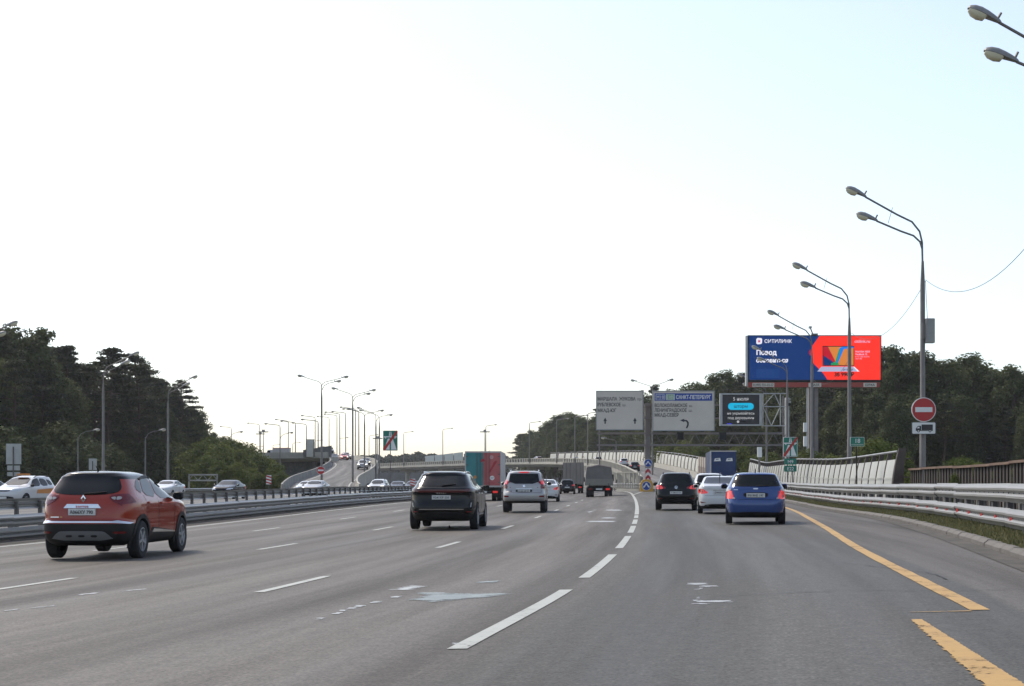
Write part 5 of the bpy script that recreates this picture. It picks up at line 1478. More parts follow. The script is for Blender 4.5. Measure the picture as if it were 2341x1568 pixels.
# tall silver off-roader
SPEC['offroad'] = dict(exp=7.0, clad=.50, wr=.385, wy=(-1.32,1.45), tw=.80, ww=.25, spokes=6,
  rows=[(.40,-1.95,1.95,.78),(.46,-2.2,2.15,.88),(.58,-2.34,2.28,.935),(.76,-2.35,2.32,.945),(.86,-2.30,2.32,.94),(.95,-2.22,2.3,.935),(1.1,-2.19,2.2,.93),(1.18,-2.175,1.6,.915),(1.24,-2.15,1.02,.875),(1.3,-2.13,.92,.84),(1.5,-2.04,.6,.77),(1.65,-1.97,.33,.715),(1.72,-1.95,.12,.67),(1.765,-1.86,-.05,.57),(1.785,-1.5,-.2,.38),(1.79,-1,-.5,.05)],
  decals=[('rear_window','glass','rear',[(-.66,1.23),(.66,1.23),(.60,1.63),(.56,1.66),(-.56,1.66),(-.60,1.63)],.008,1),('windshield','glass','front',[(-.68,1.25),(.68,1.25),(.58,1.68),(-.58,1.68)],.006,1),
   ('side_window','glass','both',[(-.22,1.22),(.8,1.2),(.42,1.6),(-.2,1.63)],.006,1),('side_window','glass','both',[(-1.15,1.23),(-.28,1.22),(-.27,1.63),(-1.12,1.62)],.006,1),('quarter_window','glass','both',[(-1.95,1.28),(-1.25,1.24),(-1.23,1.61),(-1.8,1.58)],.006,1),
   ('tail_light','t_lit','rear2',[(.70,1.20),(.86,1.20),(.83,1.38),(.73,1.42)],.014,1),('tail_light','t_red','rear2',[(.72,1.02),(.90,1.02),(.88,1.19),(.71,1.19)],.012,1),
   ('tail_light','t_red','both',[(-2.3,1.03),(-2.05,1.05),(-2.0,1.35),(-2.3,1.38)],.012,1),
   ('brake_light','t_lit','rear',[(-.2,1.69),(.2,1.69),(.2,1.735),(-.2,1.735)],.02,0),('plate_recess','plastic','rear',[(-.36,.865),(.36,.865),(.34,1.0),(-.34,1.0)],.004,1),('plate_trim','chrome','rear',strip_x(1.0,1.02,.34),.02,0),
   ('bumper_reflector','t_red','rear2',quad(.64,.84,.66,.73),.012,1),('tailgate_gap','under','rear',[(-.74,.86),(.74,.86),(.74,.868),(-.74,.868)],.003,0),('door_gap','under','rear2',[(.735,.87),(.742,.87),(.705,1.2),(.698,1.2)],.003,0),
   ('badge','plastic','rear',quad(-.62,-.5,.9,.925),.006,0),('badge','chrome','rear',disc(0,1.13,.05,12),.016,0),
   ('headlight','h_lamp','front2',[(.5,.9),(.85,.92),(.86,1.1),(.55,1.08)],.01,1),('grille','under','front',strip_x(.75,1.08,.42),.01,1)],
  plate=(.925,2), fplate=.6, mir=(.85,1.2), mirkey='paint', bars=(.60,-1.55,.0,.06), barkey='silverp')
# black compact suv with round badge
SPEC['suv'] = dict(exp=6.2, clad=.44, wr=.35, wy=(-1.27,1.33), tw=.79, ww=.225, spokes=5,
  rows=[(.27,-1.9,1.95,.76),(.34,-2.07,2.1,.84),(.5,-2.16,2.18,.885),(.65,-2.165,2.2,.905),(.85,-2.11,2.15,.91),(.98,-2.09,2.02,.905),(1.06,-2.07,1.55,.885),(1.12,-2.05,1.05,.85),(1.17,-2.0,.93,.815),(1.38,-1.86,.5,.725),(1.52,-1.76,.17,.66),(1.58,-1.74,-.05,.61),(1.62,-1.64,-.2,.51),(1.645,-1.3,-.4,.34),(1.65,-.9,-.6,.05)],
  decals=[('rear_window','glass','rear',[(-.66,1.13),(.66,1.13),(.58,1.5),(.52,1.54),(-.52,1.54),(-.58,1.5)],.008,1),('windshield','glass','front',[(-.65,1.15),(.65,1.15),(.53,1.55),(-.53,1.55)],.006,1),
   ('side_window','glass','both',[(-.25,1.1),(.66,1.08),(.72,1.12),(.3,1.42),(.0,1.5),(-.22,1.51)],.006,1),('side_window','glass','both',[(-1.1,1.12),(-.31,1.1),(-.28,1.51),(-.9,1.49)],.006,1),('quarter_window','glass','both',[(-1.65,1.18),(-1.16,1.13),(-1.02,1.47),(-1.4,1.42)],.006,1),
   ('tail_light','t_lit','rear2',[(.55,.93),(.8,.91),(.87,.97),(.85,1.08),(.7,1.1),(.58,1.03)],.012,1),('tail_light','t_red','rear2',[(.44,.94),(.55,.93),(.57,1.04),(.46,1.03)],.010,1),
   ('tail_light','t_red','both',[(-2.2,.92),(-1.95,.94),(-1.82,1.0),(-1.9,1.07),(-2.2,1.09)],.012,1),('badge','chrome','rear',disc(0,1.0,.062,16),.014,0),('badge','paint','rear',disc(0,1.0,.048,16),.02,0),
   ('badge','chrome','rear',[(-.045,1.03),(-.03,1.03),(0,.97),(.03,1.03),(.045,1.03),(.008,.955),(-.008,.955)],.026,0),
   ('bumper_reflector','t_red','rear2',quad(.6,.78,.5,.53),.012,1),('bumper_lower','plastic','rear',[(-.7,.33),(.7,.33),(.66,.46),(-.66,.46)],.008,1),
   ('headlight','h_lamp','front2',[(.45,.82),(.84,.86),(.85,.98),(.5,.94)],.01,1),('grille','under','front',strip_x(.82,.93,.42),.01,1),('air_intake','under','front',strip_x(.38,.58,.62),.01,1),('grille_bar','chrome','front',strip_x(.865,.885,.42),.02,0)],
  plate=(.765,3), fplate=.5, mir=(.82,1.1), bars=(.57,-1.45,.0,.05), barkey='plastic')
# saloon
SPEC['saloon'] = dict(exp=6.2, clad=.33, wr=.31, wy=(-1.27,1.3), tw=.755, ww=.195, spokes=5,
  rows=[(.19,-1.85,1.92,.72),(.27,-2.05,2.06,.80),(.42,-2.15,2.15,.835),(.6,-2.165,2.17,.85),(.78,-2.14,2.12,.855),(.9,-2.12,1.97,.85),(1.0,-2.13,1.55,.825),(1.07,-2.12,1.08,.795),(1.105,-2.02,.97,.775),(1.13,-1.75,.9,.755),(1.16,-1.55,.82,.735),(1.3,-1.12,.5,.66),(1.4,-.84,.22,.605),(1.44,-.68,.02,.54),(1.462,-.5,-.1,.38),(1.468,-.35,-.2,.05)],
  decals=[('rear_window','glass','rear',[(-.60,1.165),(.60,1.165),(.63,1.19),(.53,1.395),(.48,1.415),(-.48,1.415),(-.53,1.395),(-.63,1.19)],.007,1),('windshield','glass','front',[(-.63,1.14),(.63,1.14),(.52,1.39),(-.52,1.39)],.006,1),
   ('side_window','glass','both',[(-.25,1.04),(.68,1.03),(.3,1.3),(-.0,1.385),(-.22,1.395)],.006,1),('side_window','glass','both',[(-1.15,1.12),(-1.05,1.06),(-.31,1.04),(-.28,1.395),(-.65,1.36),(-.9,1.25)],.006,1),
   ('tail_light','t_lit','rear2',[(.42,.80),(.80,.76),(.84,.90),(.80,.97),(.66,.96)],.012,1),('tail_light','t_red','both',[(-2.2,.79),(-1.98,.82),(-1.75,.93),(-1.9,.96),(-2.2,.95)],.012,1),
   ('tailgate_gap','under','rear',[(-.66,.70),(.66,.70),(.66,.708),(-.66,.708)],.003,0),('chrome_trim','chrome','rear',strip_x(.905,.93,.28),.016,0),('bumper_reflector','t_red','rear2',[(.52,.44),(.72,.42),(.76,.48)],.012,0),('bumper_lower','plastic','rear',[(-.66,.25),(.66,.25),(.56,.38),(-.56,.38)],.008,1),
   ('door_gap','under','both',[(-.27,.35),(-.255,.35),(-.255,1.03),(-.27,1.03)],.002,0),
   ('headlight','h_lamp','front2',[(.38,.7),(.8,.74),(.81,.86),(.5,.82)],.01,1),('grille','under','front',[(-.42,.55),(.42,.55),(.36,.76),(-.36,.76)],.01,1),('air_intake','under','front',strip_x(.28,.42,.58),.01,1)],
  plate=(.83,2), fplate=.47, mir=(.72,1.03), mirkey='paint', aerial=(-.75,.2,.2))
# blue hatchback
SPEC['hatch'] = dict(exp=5.6, clad=.36, wr=.30, wy=(-1.2,1.28), tw=.755, ww=.195, spokes=6,
  rows=[(.19,-1.72,1.8,.72),(.26,-1.89,1.9,.8),(.4,-1.97,1.98,.845),(.56,-1.98,1.99,.865),(.68,-1.965,1.98,.868),(.78,-1.93,1.95,.865),(.92,-1.9,1.78,.86),(1.0,-1.88,1.4,.84),(1.07,-1.85,.98,.805),(1.12,-1.8,.86,.775),(1.28,-1.68,.5,.69),(1.4,-1.57,.2,.625),(1.45,-1.54,.02,.58),(1.478,-1.44,-.1,.48),(1.495,-1.1,-.3,.32),(1.5,-.8,-.5,.05)],
  decals=[('rear_window','glass','rear',[(-.67,1.085),(.67,1.085),(.69,1.11),(.575,1.39),(.52,1.425),(-.52,1.425),(-.575,1.39),(-.69,1.11)],.008,1),('windshield','glass','front',[(-.64,1.1),(.64,1.1),(.52,1.41),(-.52,1.41)],.006,1),
   ('side_window','glass','both',[(-.25,1.04),(.66,1.02),(.26,1.32),(.0,1.4),(-.22,1.41)],.006,1),('side_window','glass','both',[(-1.2,1.1),(-.31,1.04),(-.28,1.41),(-.9,1.38)],.006,1),
   ('tail_light','t_lit','rear2',[(.60,.74),(.80,.72),(.84,.80),(.80,.95),(.70,1.0)],.014,1),('tail_light','t_white','rear2',[(.68,1.0),(.80,.94),(.80,.98),(.72,1.03)],.016,1),('reverse_lens','t_white','rear2',[(.57,.73),(.64,.725),(.64,.765),(.595,.78)],.02,1),
   ('tail_light','t_lit','both',[(-1.80,.78),(-1.70,.88),(-1.76,.96),(-1.82,.95)],.012,1),('badge','chrome','rear',[(-.06,1.0),(.06,1.0),(.075,1.02),(.06,1.04),(-.06,1.04),(-.075,1.02)],.016,1),
   ('plate_recess','under','rear',[(-.33,.77),(.33,.77),(.36,.92),(-.36,.92)],.003,1),('tailgate_gap','under','rear',[(-.5,.71),(.5,.71),(.6,.74),(.6,.749),(.5,.718),(-.5,.718),(-.6,.749),(-.6,.74)],.003,0),('model_letters','chrome','rear',quad(-.62,-.5,.985,1.0),.006,0),
   ('bumper_lower','plastic','rear',[(-.68,.24),(.68,.24),(.6,.36),(-.6,.36)],.008,1),
   ('headlight','h_lamp','front2',[(.45,.72),(.8,.78),(.8,.9),(.5,.86)],.01,1),('grille','under','front',strip_x(.6,.75,.35),.01,1)],
  plate=(.835,3), fplate=.45, mir=(.78,1.05), mirkey='paint', wiper=(.0,1.10,.38,1.12), aerial=(-1.1,.1,.12))

def GZ(x, y): return g(x, y)
def put(spec, u, Y, hd, pm, name, label, cat, z=None, **kw):
    x = ux(u, Y); return car(spec, name, label, cat, (x, Y, g(x,Y)+.008 if z is None else z), hd, pm, **kw)
def rear_at(spec, u, Yr, hd, *a, **kw):
    """place a car by the distance of its rear bumper"""
    L = -SPEC[spec]['rows'][3][1]; x = ux(u, Yr)+L*math.sin(R(hd)); Y = Yr+L*math.cos(R(hd))
    return car(spec, a[1], a[2], a[3], (x, Y, kw.pop('z', g(x,Y)+.008)), hd, a[0], **kw)
red, redm = rear_at('cross', 181, 25.5, 3.5, M['p_red'], 'crossover_car', 'orange-red crossover car with a black roof and chrome tail trim', 'car', plate='А066ХУ 790')
red.scale = (.955,.955,1.01)
hp = SPEC['cross']['hit']('rear', 0, .96)
text('K A P T U R', .034, M['s_red'], red, 0, .942, hp.y-.045, 'CENTER', wmax=.5, bold=.02)
hav, _ = rear_at('estate', 1008, 39.6, 3.6, M['p_black'], 'estate_car', 'glossy black estate crossover with pale roof shine and full-width rear light band', 'car', plate='Н241ХР 550')
hp = SPEC['estate']['hit']('rear', 0, 1.03); text('H  A  V  A  L', .035, M['chrome'], hav, 0, 1.015, hp.y-.02, 'CENTER', wmax=.5)
rear_at('offroad', 1197, 60.3, 2.6, M['p_silver'], 'offroad_car', 'tall silver off-road car with lit brake lights and roof rails', 'car', plate='В 555 ОР 97')
rear_at('hatch', 1727, 40.6, 8.6, M['p_blue'], 'hatchback_car', 'bright blue hatchback braking on the outer branch lane', 'car', plate='Р019НЕ 197')
rear_at('saloon', 1646, 54.5, 7.4, M['p_white'], 'saloon_car', 'white saloon car half hidden behind the blue hatchback', 'car', plate='С443АА 77')
rear_at('suv', 1545, 61.5, 7.0, M['p_black'], 'suv_car', 'black compact SUV with roof rails and a round badge beside the white saloon', 'car', plate='Т 778 УУ 77')
rear_at('suv', 1622, 71.5, 6.6, M['p_white'], 'suv_car', 'white tall car with dark window behind the black compact SUV', 'car')
rear_at('saloon', 1247, 93, 3.0, M['p_white'], 'saloon_car', 'white saloon with lit tail lights partly hidden by the silver off-roader', 'car')
rear_at('suv', 1296, 160, 3.0, M['p_dark'], 'suv_car', 'dark crossover in front of the grey box lorry', 'car', z=.0)
rear_at('saloon', 1262, 182, 3.0, M['p_white'], 'saloon_car', 'small white saloon between the dark crossover and the silver off-roader', 'car', z=0)
# cars on the flyover
def onpath(pth, Y, off, dz=.02):
    i = min(range(len(pth)), key=lambda k: abs(pth[k].y-Y)); p = pth[i]; d = pth[min(i+1,len(pth)-1)]-p
    q = p+d*((Y-p.y)/(d.y or 1)) if abs(d.y) > 1 else p
    s = sidevec(pth, i); return q+s*off+Vector((0,0,dz)), math.degrees(math.atan2(d.x, d.y)), math.asin(max(-.2,min(.2,d.z/d.length)))
for Y, off, sp, pm, nm, lab in ((251,-2.3,'suv','p_dark','suv_car','dark SUV with white trim climbing the start of the flyover'),(296,-1.0,'suv','p_white','suv_car','white SUV climbing the flyover ahead of the dark SUV'),(352,-1.6,'suv','p_maroon','suv_car','dark maroon car on the bend of the flyover'),(398,-1.0,'saloon','p_white','saloon_car','white saloon at the top of the flyover bend, by the cream barrier end'),(437,-2.2,'offroad','p_white','van_car','white tall van on the flyover above the main road'),(431,1.2,'saloon','p_white','saloon_car','white car close to the tall white van upon the flyover'),(470,-2.4,'saloon','p_silver','saloon_car','pale car roof showing over the parapet beyond the white van')):
    p, hd, pt = onpath(rp, Y, off); c_, _ = car(sp, nm, lab, 'car', tuple(p), hd, M[pm], group='cars on the flyover'); c_.rotation_euler = (pt, 0, R(-hd)); c_.rotation_mode = 'XYZ'
# oncoming cars on the exit ramp, lamps lit
for Y, off, sp, pm, nm, lab in ((246,2.0,'suv','p_silver','suv_car','silver SUV with lit headlights low on the exit ramp'),(264,2.3,'saloon','p_dark','saloon_car','dark saloon just behind the silver SUV on the exit ramp'),(304,-2.2,'saloon','p_dark','saloon_car','dark saloon with lit headlights at the crest of the exit ramp'),(312,.6,'saloon','p_orange','saloon_car','orange-red saloon with lit headlights at the crest of the exit ramp'),(330,-.8,'saloon','p_black','saloon_car','black car behind the two cars at the ramp crest'),(326,3.0,'suv','p_silver','suv_car','pale car at the outer edge of the ramp crest')):
    p, hd, pt = onpath(r2, Y, off); c_, _ = car(sp, nm, lab, 'car', tuple(p), hd+180, M[pm], group='oncoming cars on the exit ramp', over={'headlight':'h_lit'}); c_.rotation_euler = (-pt, 0, R(-hd-180))
# oncoming carriageway
tx, txm = put('suv', 54, 75, 180+10, M['p_white'], 'taxi_car', 'white tall taxi with orange flank and roof sign among the oncoming traffic', 'taxi')
hitf = SPEC['suv']['hit']
MB().box(-.35,.35,-.1,.1,1.655,1.76).build('taxi_sign', M['p_tan'], tx, bevel=.03)
p = hitf('left', 0, 1.0)
for sx in (1,-1): MB().prism([(-1.6,.70),(.3,.72),(.2,.92),(-1.6,.98)], 'x', sx*.905, sx*.92).build('flank_stripe', M['p_tan'], tx)
for u, Y, sp, pm, nm, lab in ((385,118,'saloon','p_white','saloon_car','small white oncoming saloon behind the orange-red crossover'),(524,112,'saloon','p_dark','saloon_car','dark oncoming saloon behind the median rail, under the bushes'),(722,121,'saloon','p_silver','saloon_car','silver oncoming saloon behind the median rail at the ramp foot'),(701,158,'saloon','p_white','saloon_car','pale oncoming saloon following the silver one off the ramp'),(865,146,'suv','p_white','suv_car','large white oncoming SUV beside the motorway sign post'),(909,163,'saloon','p_dark','saloon_car','dark oncoming saloon beside the dark striped marker'),(945,152,'saloon','p_black','saloon_car','black oncoming saloon close to the black estate car roof'),(-30,100,'saloon','p_silver','saloon_car','silver oncoming saloon cut by the picture edge')):
    put(sp, u, Y, 180+(6 if u < 800 else 4), M[pm], nm, lab, 'car', over={'headlight':'h_lit'} if u > 840 else None)

# ------------------------------------------------------------------ lorries
def truck_base(t, w, L, hb, wr=.48, axles=(.9,), dual=True, frame=M['under']):
    MB().box(-.42,.42,.1,L,hb-.32,hb-.02).build('chassis', frame, t)
    tm, rm, bk = wheel_meshes(wr, .30)
    for a in axles+(L+.6,):
        for sx in (1,-1):
            wh = link('wheel', tm, M['tyre'], t, (sx*(w/2-.2), a, wr), (0,0,0 if sx>0 else PI)); link('rim', rm, M['rim'], wh); link('hub', bk, M['under'], wh)
            if dual and a != L+.6: link('inner_wheel', tm, M['tyre'], t, (sx*(w/2-.55), a, wr))
    for sx in (1,-1): MB().box(sx*(w/2-.42)-.26,sx*(w/2-.42)+.26,axles[0]-.75,axles[0]-.72,.25,hb-.05).build('mudflap', M['plastic'], t)
    MB().box(-w/2+.1,w/2-.1,-.02,.08,hb-.45,hb-.33).build('bumper_bar', M['under'], t)
def cab(t, w, y0, h, m, z0=.5):
    b = MB().prism([(y0,z0),(y0+1.95,z0),(y0+2.05,1.2),(y0+1.75,h-.15),(y0+1.5,h),(y0,h)], 'x', -w/2+.1, w/2-.1).build('cab', m, t, bevel=.06)
    MB().prism([(y0+2.03,1.35),(y0+2.055,1.35),(y0+1.80,h-.3),(y0+1.775,h-.3)], 'x', -w/2+.22, w/2-.22).build('windscreen', M['glass'], b)
    for sx in (1,-1):
        MB().box(sx*(w/2-.09)-.01,sx*(w/2-.09)+.01,y0+.8,y0+1.7,1.4,h-.35).build('side_window', M['glass'], b)
        MB().box(sx*(w/2+.12)-.07,sx*(w/2+.12)+.07,y0+1.7,y0+1.8,1.4,2.0).build('mirror', M['plastic'], b)
def rear_lights(t, w, z, lit, y=-.03):
    for sx in (1,-1):
        MB().box(sx*(w/2-.42)-.17,sx*(w/2-.42)+.17,y-.04,y+.03,z-.07,z+.07).build('tail_light', M['t_lit' if (lit and sx > 0) else 't_red'], t)
    MB().box(-.26,.26,y-.03,y,z-.06,z+.06).build('number_plate', M['plate'], t)
# teal and pink box lorry
w, h0, h1, L = 2.5, .98, 3.40, 6.6
t = thing('box_lorry', 'box lorry with one teal and one pink rear door', 'lorry', (ux(1104,97.5), 97.5, .0), R(-2.2))
MB().box(-w/2,w/2,.05,L,h0,h1).build('cargo_box', M['boxwhite'], t, bevel=.02)
fr = MB()
for r_ in ((-w/2,w/2,h1-.09,h1+.01),(-w/2,w/2,h0-.03,h0+.07),(-w/2,-w/2+.07,h0+.07,h1-.09),(w/2-.07,w/2,h0+.07,h1-.09)): fr.box(r_[0],r_[1],-.02,.045,r_[2],r_[3])
fr.build('door_frame', M['boxwhite'], t)
dl = MB().box(-w/2+.08,-.012,-.01,.04,h0+.08,h1-.1).build('door', M['teal'], t); dr = MB().box(.012,w/2-.08,-.01,.04,h0+.08,h1-.1).build('door', M['coral'], t)
dl['label'] = 'teal rear door'; dr['label'] = 'pink rear door'
for d_, xs in ((dl,(-.42,-.2)),(dr,(.2,.42))):
    for x in xs: MB().tube([(x,-.035,h0+.05),(x,-.035,h1-.08)], .018, 6).build('lock_rod', M['post'], d_)
for sx, d_ in ((-1,dl),(1,dr)):
    for z in (h0+.3,h0+.85,h0+1.5,h1-.35): MB().box(sx*(w/2-.16)-.09,sx*(w/2-.16)+.09,-.03,-.008,z-.03,z+.03).build('hinge', M['post'], d_)
flat([(-.16,h1-.75),(.16,h1-.65),(.02,h1-.5),(-.14,h1-.55)], M['deepred'], t, 'print_shape', -.012)
flat([(.35,h0+.95),(.5,h0+.98),(.95,h1-.72),(.9,h1-.62),(.72,h1-.72),(.66,h1-.9)], M['deepred'], dr, 'print_shape', -.012)
flat(disc(.62,h0+.6,.155,24), M['s_white'], dr, 'print_disc', -.012); text('427', .1, M['ink'], dr, .62, h0+.55, -.02, 'CENTER', wmax=.2)
flat(disc(.58,h1-.4,.13,24), noisy('pale_pink_print', (.5,.3,.3),(.56,.36,.35)), dr, 'print_disc', -.012); text('12+', .07, M['coral'], dr, .58, h1-.43, -.02, 'CENTER', wmax=.17)
text('доставка', .1, M['deepred'], dr, .3, h0+.22, -.012, wmax=.5, bold=.01)
for k, (x, z) in enumerate(((-.72,h0+.5),(-.55,h0+.66))): flat(disc(x,z,.11,14), M['s_yel' if k == 0 else 't_amber'], dl, 'print_shape', -.012-.003*k)
truck_base(t, w, L, h0, .46, (1.3,)); rear_lights(t, w, .62, True); cab(t, 2.3, L+.1, 2.5, M['p_white'])
# canvas lorry
w, h0, h1, L = 2.30, 1.02, 2.72, 4.4
t = thing('canvas_lorry', 'grey canvas-topped lorry with a gabled roof bow', 'lorry', (ux(1369,120), 120, .0), R(-4))
MB().prism([(-w/2,h0+.55),(w/2,h0+.55),(w/2-.1,h1-.2),(w/2-.16,h1-.12),(0,h1+.08),(-w/2+.16,h1-.12),(-w/2+.1,h1-.2)], 'y', .02, L).build('canvas_cover', M['tarp'], t, bevel=.03)
MB().prism([(-w/2+.1,h1-.2),(-w/2+.16,h1-.12),(0,h1+.09),(w/2-.16,h1-.12),(w/2-.1,h1-.2),(w/2-.16,h1-.18),(0,h1+.0),(-w/2+.16,h1-.18)], 'y', -.03, .03).build('canvas_bow', noisy('dusty_pink_canvas', (.3,.24,.22),(.38,.31,.29)), t)
MB().box(-w/2-.03,w/2+.03,0,L,h0,h0+.56).build('drop_sides', M['boxgrey'], t, bevel=.01)
MB().box(-w/2+.02,w/2-.02,-.03,0,h0+.04,h0+.53).build('tailboard', noisy('grey_green_tailboard', (.17,.165,.14),(.22,.21,.18)), t)
for x in (-.8,.8): MB().box(x-.04,x+.04,-.05,-.03,h0,h0+.2).build('latch', M['post'], t)
truck_base(t, w, L, h0, .44, (1.0,)); rear_lights(t, w, .72, True); cab(t, 2.1, L+.1, 2.35, M['p_dark'])
# tall grey box lorry beyond
w, h0, h1, L = 2.5, 1.1, 3.75, 8.5
t = thing('box_lorry', 'tall brownish-grey box lorry far down the main road beside the canvas lorry', 'lorry', (ux(1310,172), 172, .0), R(-3))
MB().box(-w/2,w/2,.02,L,h0,h1).build('cargo_box', M['boxgrey'], t, bevel=.03)
for x0, x1 in ((-w/2+.06,-.01),(.01,w/2-.06)):
    d_ = MB().box(x0,x1,-.02,.02,h0+.06,h1-.08).build('door', M['boxgrey'], t)
    for k in (.3,.7): MB().tube([(x0+(x1-x0)*k,-.04,h0+.05),(x0+(x1-x0)*k,-.04,h1-.08)], .025, 6).build('lock_rod', M['post'], d_)
truck_base(t, w, L, h0, .48, (1.2,2.4)); rear_lights(t, w, .75, True); cab(t, 2.4, L+.1, 2.9, M['p_white'])
# blue curtain lorry on the branch
w, h0, h1, L = 2.5, 1.15, 4.0, 9.5
bx_ = ux(1653,138); t = thing('curtain_lorry', 'lorry with a navy blue rear curtain and pale prints, on the branch lanes', 'lorry', (bx_, 138, g(bx_,138)), R(-5))
MB().box(-w/2,w/2,.05,L,h0,h1).build('cargo_body', M['navy'], t, bevel=.03)
MB().box(-w/2+.1,w/2-.02,.0,.05,h0+.05,h1-.08).build('rear_curtain', M['navy'], t)
MB().box(-w/2-.02,w/2+.02,-.04,.1,h1-.07,h1+.03).build('top_beam', M['boxwhite'], t); MB().box(-w/2-.03,-w/2+.09,-.03,.09,h0,h1-.07).build('corner_post', M['boxwhite'], t)
for cx in (-.55,.6):
    flat([(cx-.36,h1-1.0),(cx-.26,h1-.72),(cx+.24,h1-.68),(cx+.3,h1-.98)], M['s_white'], t, 'print_shape', -.004); flat([(cx-.2,h1-.85),(cx-.16,h1-.78),(cx+.1,h1-.76),(cx+.1,h1-.83)], M['navy'], t, 'print_shape', -.012)
    flat([(cx-.4,h0+.3),(cx-.3,h0+.45),(cx+.4,h0+.52),(cx+.3,h0+.36)], M['s_white'], t, 'print_shape', -.004)
truck_base(t, w, L, h0, .48, (1.2,2.4)); rear_lights(t, w, .75, False); cab(t, 2.4, L+.1, 3.0, M['p_white'])
# lorry on the far bridge
bxx = ux(620,281); t = thing('box_lorry', 'white box lorry with a red cab stripe crossing the far bridge', 'lorry', (bxx+1.2, 289.5, 6.5), R(82)); t.scale = (.62,.62,.62)
MB().box(-1.2,1.2,-1.9,3.6,.9,3.1).build('cargo_box', M['boxwhite'], t, bevel=.03); truck_base(t, 2.4, 3.4, .95, .42, (-.9,)); 
t2 = t; cab(t, 2.2, 3.65, 2.5, M['p_white'])
MB().box(-1.22,1.22,-1.92,3.62,2.95,3.13).build('roof_rail', M['s_red'], t)
t = thing('box_lorry', 'pale lorry box beyond the cars at the crest of the exit ramp', 'lorry', (-45.5, 352, 7.0), R(20+180))
MB().prism([(-1.25,.9),(1.25,.9),(1.25,3.4),(-1.25,3.1)], 'y', -5.5, 0).build('cargo_box', M['boxgrey'], t); cab(t, 2.3, .1, 2.6, M['p_white']); truck_base(t, 2.4, 0, .95, .45, (-4.5,))
# ------------------------------------------------------------------ trees
def leaf_mesh(name, items, tint):
    """items: (centre, size, normal, spin, stretch); one small four-cornered leaf clump each"""
    v = []; f = []
    for c, s, n, a, st in items:
        t = n.orthogonal().normalized(); b = n.cross(t)
        t, b = t*math.cos(a)+b*math.sin(a), b*math.cos(a)-t*math.sin(a)
        k = len(v)
        v += [tuple(c-t*s*.5*st), tuple(c+b*s*.32+n*s*.1), tuple(c+t*s*.5*st), tuple(c-b*s*.32+n*s*.1)]
        f.append((k, k+1, k+2, k+3))
    me = bpy.data.meshes.new(name); me.from_pydata(v, [], f)
    at = me.attributes.new('tint', 'FLOAT', 'FACE'); at.data.foreach_set('value', tint)
    return me
def rv(rn, s=1.0):
    while True:
        p = Vector((rn.uniform(-1,1), rn.uniform(-1,1), rn.uniform(-1,1)))
        if .02 < p.length < 1: return p*s
def broad_tree(seed, H, W_, n, base=.18, ls=.42, lob=26):
    """deciduous crown: lobes of leaf clumps around an uneven trunk and limbs"""
    rn = random.Random(seed); items = []; tint = []; tr = MB()
    pts = [Vector((0,0,-.3))]; lean = Vector((rn.uniform(-.04,.04), rn.uniform(-.04,.04), 0))
    for i in range(1, 7): pts.append(Vector((lean.x*H*i/6+rn.uniform(-.15,.15), lean.y*H*i/6+rn.uniform(-.15,.15), H*.86*i/6)))
    tr.tube(pts, [.018*H*(1-.13*i) for i in range(7)], 7)
    lobes = []
    for k in range(lob):
        z = base+(1-base)*((k+.5)/lob)**.85; prof = math.sin(PI*min(1, max(.04, (z-base)/(1.02-base)))**.72)**.7
        a = k*2.4+rn.uniform(-.5,.5); rr = W_*.5*prof*rn.uniform(.35,.82)
        c = Vector((math.cos(a)*rr, math.sin(a)*rr, H*min(.965, z+rn.uniform(-.03,.03)))); rad = W_*rn.uniform(.15,.25)*(.55+.45*prof)
        lobes.append((c, rad))
        q = pts[max(1, min(5, int(z*6)-1))]; tr.tube([tuple(q), tuple(q.lerp(c,.55)+Vector((0,0,.25))), tuple(c)], [.006*H,.004*H,.0015*H], 5, False)
    tot = sum(r**2 for _, r in lobes)
    for c, rad in lobes:
        lt = rn.uniform(0,.45)
        for _ in range(int(n*rad**2/tot)):
            d = rv(rn).normalized(); rr = rad*(rn.random()**.45)*(1+.35*noise.noise(d*2.3+c*.7))
            p = c+Vector((d.x*rr, d.y*rr, d.z*rr*.82))
            nn = (d*.6+rv(rn)+Vector((0,0,.45))).normalized()
            items.append((p, ls*rn.uniform(.6,1.4), nn, rn.uniform(0,6.3), rn.uniform(.9,1.5))); tint.append(min(1, lt+rn.uniform(0,.55)))
    return leaf_mesh('crown', items, tint), tr.mesh('trunk', True)
